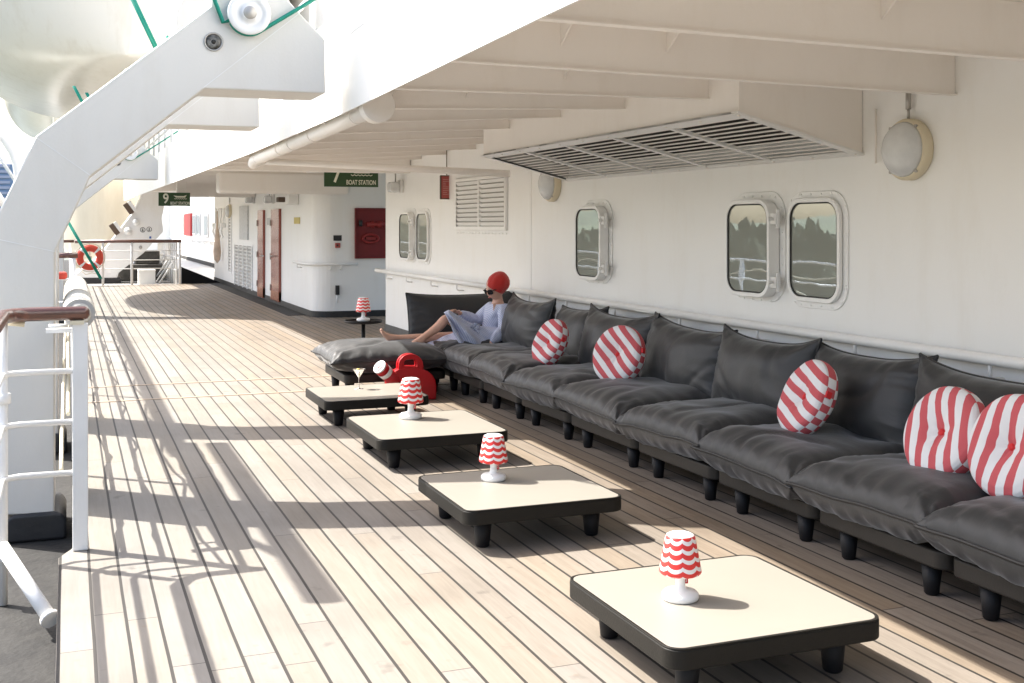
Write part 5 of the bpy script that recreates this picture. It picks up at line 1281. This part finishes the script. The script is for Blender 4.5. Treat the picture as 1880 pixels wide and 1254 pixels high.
# sunglasses
sg_ = MB()
for sd in (1, -1):
    c = headc + f_ * .100 - u_ * .004 + s_ * .034 * sd; Mx = Matrix((s_, u_, f_)).transposed()
    sg_.add([c + s_ * x + u_ * y - f_ * abs(x + sd * .03) * .25 for x, y in rrect(.060, .046, .017, 5)] + [c + s_ * x + u_ * y + f_ * .007 - f_ * abs(x + sd * .03) * .25 for x, y in rrect(.060, .046, .017, 5)],
            [tuple(range(24)), tuple(range(47, 23, -1))] + [(k, k + 24, (k + 1) % 24 + 24, (k + 1) % 24) for k in range(24)])
    sg_.tube([c + s_ * .03 * sd + u_ * .012, headc + s_ * .078 * sd + f_ * .05 + u_ * .012, headc + s_ * .080 * sd - f_ * .01 + u_ * .006], .004, 8)
sg_.tube([headc + f_ * .106 + s_ * .01 + u_ * .004, headc + f_ * .106 - s_ * .01 + u_ * .004], .004, 8)
sg_.build('sunglasses', M_shades, person)
# beanie
oc = Q(908, 530.5, 10.06); axb = (Q(921, 505, 10.02) - Q(907.5, 529, 10.06)).normalized()
qb = axb.to_track_quat('Z', 'Y').to_matrix()
vs = []; prof = [(.084, .0), (.089, .006), (.093, .03), (.099, .058), (.101, .08), (.097, .108), (.083, .136), (.060, .158), (.034, .172), (.012, .178), (.0001, .179)]; nn = 40; fs = []
for i, (r, z) in enumerate(prof):
    for k in range(nn):
        a = 2 * PI * k / nn; dq = qb @ Vector((math.cos(a), math.sin(a), 0)); w_ = 1 + .05 * noise.noise(Vector((math.cos(a) * 2.5, math.sin(a) * 2.5, z * 14))) + .018 * math.sin(a * 8 + z * 30) - max(0, -dq.x) * .30 * max(0, z / .179 - .15) + max(0, dq.x) * .07 * math.sin(PI * min(1, z / .16)) ; vs.append(oc + qb @ Vector((r * w_ * math.cos(a), r * w_ * math.sin(a) * 1.0, z)))
for i in range(len(prof) - 1):
    for k in range(nn): fs.append((i * nn + k, i * nn + (k + 1) % nn, (i + 1) * nn + (k + 1) % nn, (i + 1) * nn + k))
MB().add(vs, fs, True).build('beanie', M_hat, person, solid=.005)
m = MB(); m.lathe([(.0001, -.006), (.030, -.002), (.036, .01), (.030, .024), (.0001, .03)], headc - f_ * .062 - u_ * .045, 16, Matrix((s_, f_, u_)).transposed()); m.build('hair', M_hair, person)
# dress: bodice with wide sleeves
V = []; E_ = []
r0 = av(Q(902, 624, 10.10), .125, .135); w1 = av(Q(905, 604, 10.1), .098, .112, r0); wb = av(Q(908, 592, 10.1), .118, .125, w1); c1 = av(Q(912, 577, 10.1), .125, .115, wb); n0 = av(Q(914, 563, 10.1), .085, .075, c1)
for sh, el_, wr in ((shN, elN, wrN), (shF, elF, wrF)):
    s_2 = av(sh, .075, .072, c1); m1 = av(sh.lerp(el_, .5), .078, .07, s_2); e_ = av(el_, .068, .064, m1); f1 = av(el_.lerp(wr, .55), .058, .054, e_); av(el_.lerp(wr, .93), .034, .032, f1)
me = skin_mesh(V, E_, 0, 3)
m = MB(); mesh_into(m, me)
for i, v in enumerate(m.v):
    nn_ = noise.noise(v * 16) * .010 + noise.noise(Vector((v.x * 30, v.y * 30, v.z * 9))) * .006
    m.v[i] = v + Vector((-nn_ * .4, -nn_, nn_ * .3))
m.build('dress_bodice', M_dress, person)
# skirt: open tube draped over the raised knee, folds fanning from the holding hand
top = [(815, 574), (824, 569), (841, 580), (857, 590), (874, 597), (892, 601), (912, 600)]
bot = [(829, 600), (834, 614), (843, 632), (862, 638), (884, 641), (908, 642), (928, 640)]
def lerp_list(L, t):
    t = t * (len(L) - 1); i = min(int(t), len(L) - 2); f = t - i; return (L[i][0] * (1 - f) + L[i + 1][0] * f, L[i][1] * (1 - f) + L[i + 1][1] * f)
NT, NR = 44, 48; vs = []
for i in range(NT + 1):
    t_ = i / NT; T_, B_ = lerp_list(top, t_), lerp_list(bot, t_)
    for j in range(NR + 1):
        r = j / NR          # 0 near bottom -> .45 near top -> .55 far top -> 1 far bottom
        if r < .45: q = r / .45; Y = 9.83 + .10 * q ** 2.2 ; side = -1; amp = math.sin(PI * min(1, q * 1.05)) ** .6 + .35
        elif r < .55: q = 1; Y = 9.93 + (r - .45) / .1 * .22; side = 0; amp = .25
        else: q = (1 - r) / .45; Y = 10.15 + .12 * (1 - q ** 2); side = 1; amp = .5
        px, py = B_[0] * (1 - q) + T_[0] * q, B_[1] * (1 - q) + T_[1] * q
        an = math.atan2(py - 560, px - 808)
        fold = (abs(math.sin(an * 9.0 + .6)) - .5) * 2 + .5 * math.sin(an * 31 + 1)
        p = Q(px, py, Y); dist = min(1, t_ * 3 + .25)
        n_ = noise.noise(p * 9)
        p += Vector((0, side if side else -.3, 0)) * (fold * .030 * amp * dist + n_ * .02) + Vector((0, 0, .010 * fold * amp * dist * (1 if side == 0 else .25)))
        if p.z < .405: p.z = .405
        vs.append(p)
w_ = NR + 1
m = MB(); m.add(vs, [(i * w_ + j, i * w_ + j + 1, (i + 1) * w_ + j + 1, (i + 1) * w_ + j) for i in range(NT) for j in range(NR)], True)
m.build('dress_skirt', M_dress, person, solid=.004)
# hem lying under the far leg and along the seat
def sheet(pts4, Y0, Y1, nm, fold=.012, k=5):
    m = MB(); N1, N2 = 20, 12; vs = []
    for i in range(N1 + 1):
        a = i / N1
        for j in range(N2 + 1):
            b = j / N2
            A_ = Vector(pts4[0]).lerp(Vector(pts4[1]), a); B_ = Vector(pts4[3]).lerp(Vector(pts4[2]), a); pq = A_.lerp(B_, b)
            p = Q(pq.x, pq.y, Y0 + (Y1 - Y0) * (1 - b)); p += Vector((0, -1, .5)) * fold * math.sin(a * k * PI + b * 2) * (1 - .5 * b) ; vs.append(p)
    m.add(vs, [(i * (N2 + 1) + j, i * (N2 + 1) + j + 1, (i + 1) * (N2 + 1) + j + 1, (i + 1) * (N2 + 1) + j) for i in range(N1) for j in range(N2)], True)
    m.build(nm, M_dress, person, solid=.004)
sheet([(780, 632), (836, 609), (842, 626), (789, 641)], 9.98, 10.14, 'dress_hem', .010, 4)
sheet([(812, 634), (880, 636), (884, 646), (806, 650)], 9.80, 9.93, 'dress_hem', .008, 5)
# neckline and sash
m = MB(); m.add([Q(905, 557, 9.955), Q(912, 556, 9.945), Q(906, 571, 9.955)], [(0, 1, 2)]); m.build('neckline', M_skin, person, solid=.004)
c = Q(873, 600, 9.90); m = MB()
for k in range(5):
    a = k * 1.3; m.tube([c, c + Vector((.03 * math.cos(a), -.01, .03 * math.sin(a))), c + Vector((.045 * math.cos(a + .5), -.012, .04 * math.sin(a + .5))), c], .009, 8)
m.tube([c, c + Vector((.03, -.02, -.06))], .008, 8); m.build('sash_knot', M_dress, person)
m = MB(); ring = []
for k in range(28):
    a = 2 * PI * k / 28; w0 = Q(903, 603, 10.1); ring.append(w0 + Vector((.118 * math.cos(a), .128 * math.sin(a), .02 * math.cos(a))))
m.tube(ring, .012, 8, closed=True); m.build('sash', M_dress, person)
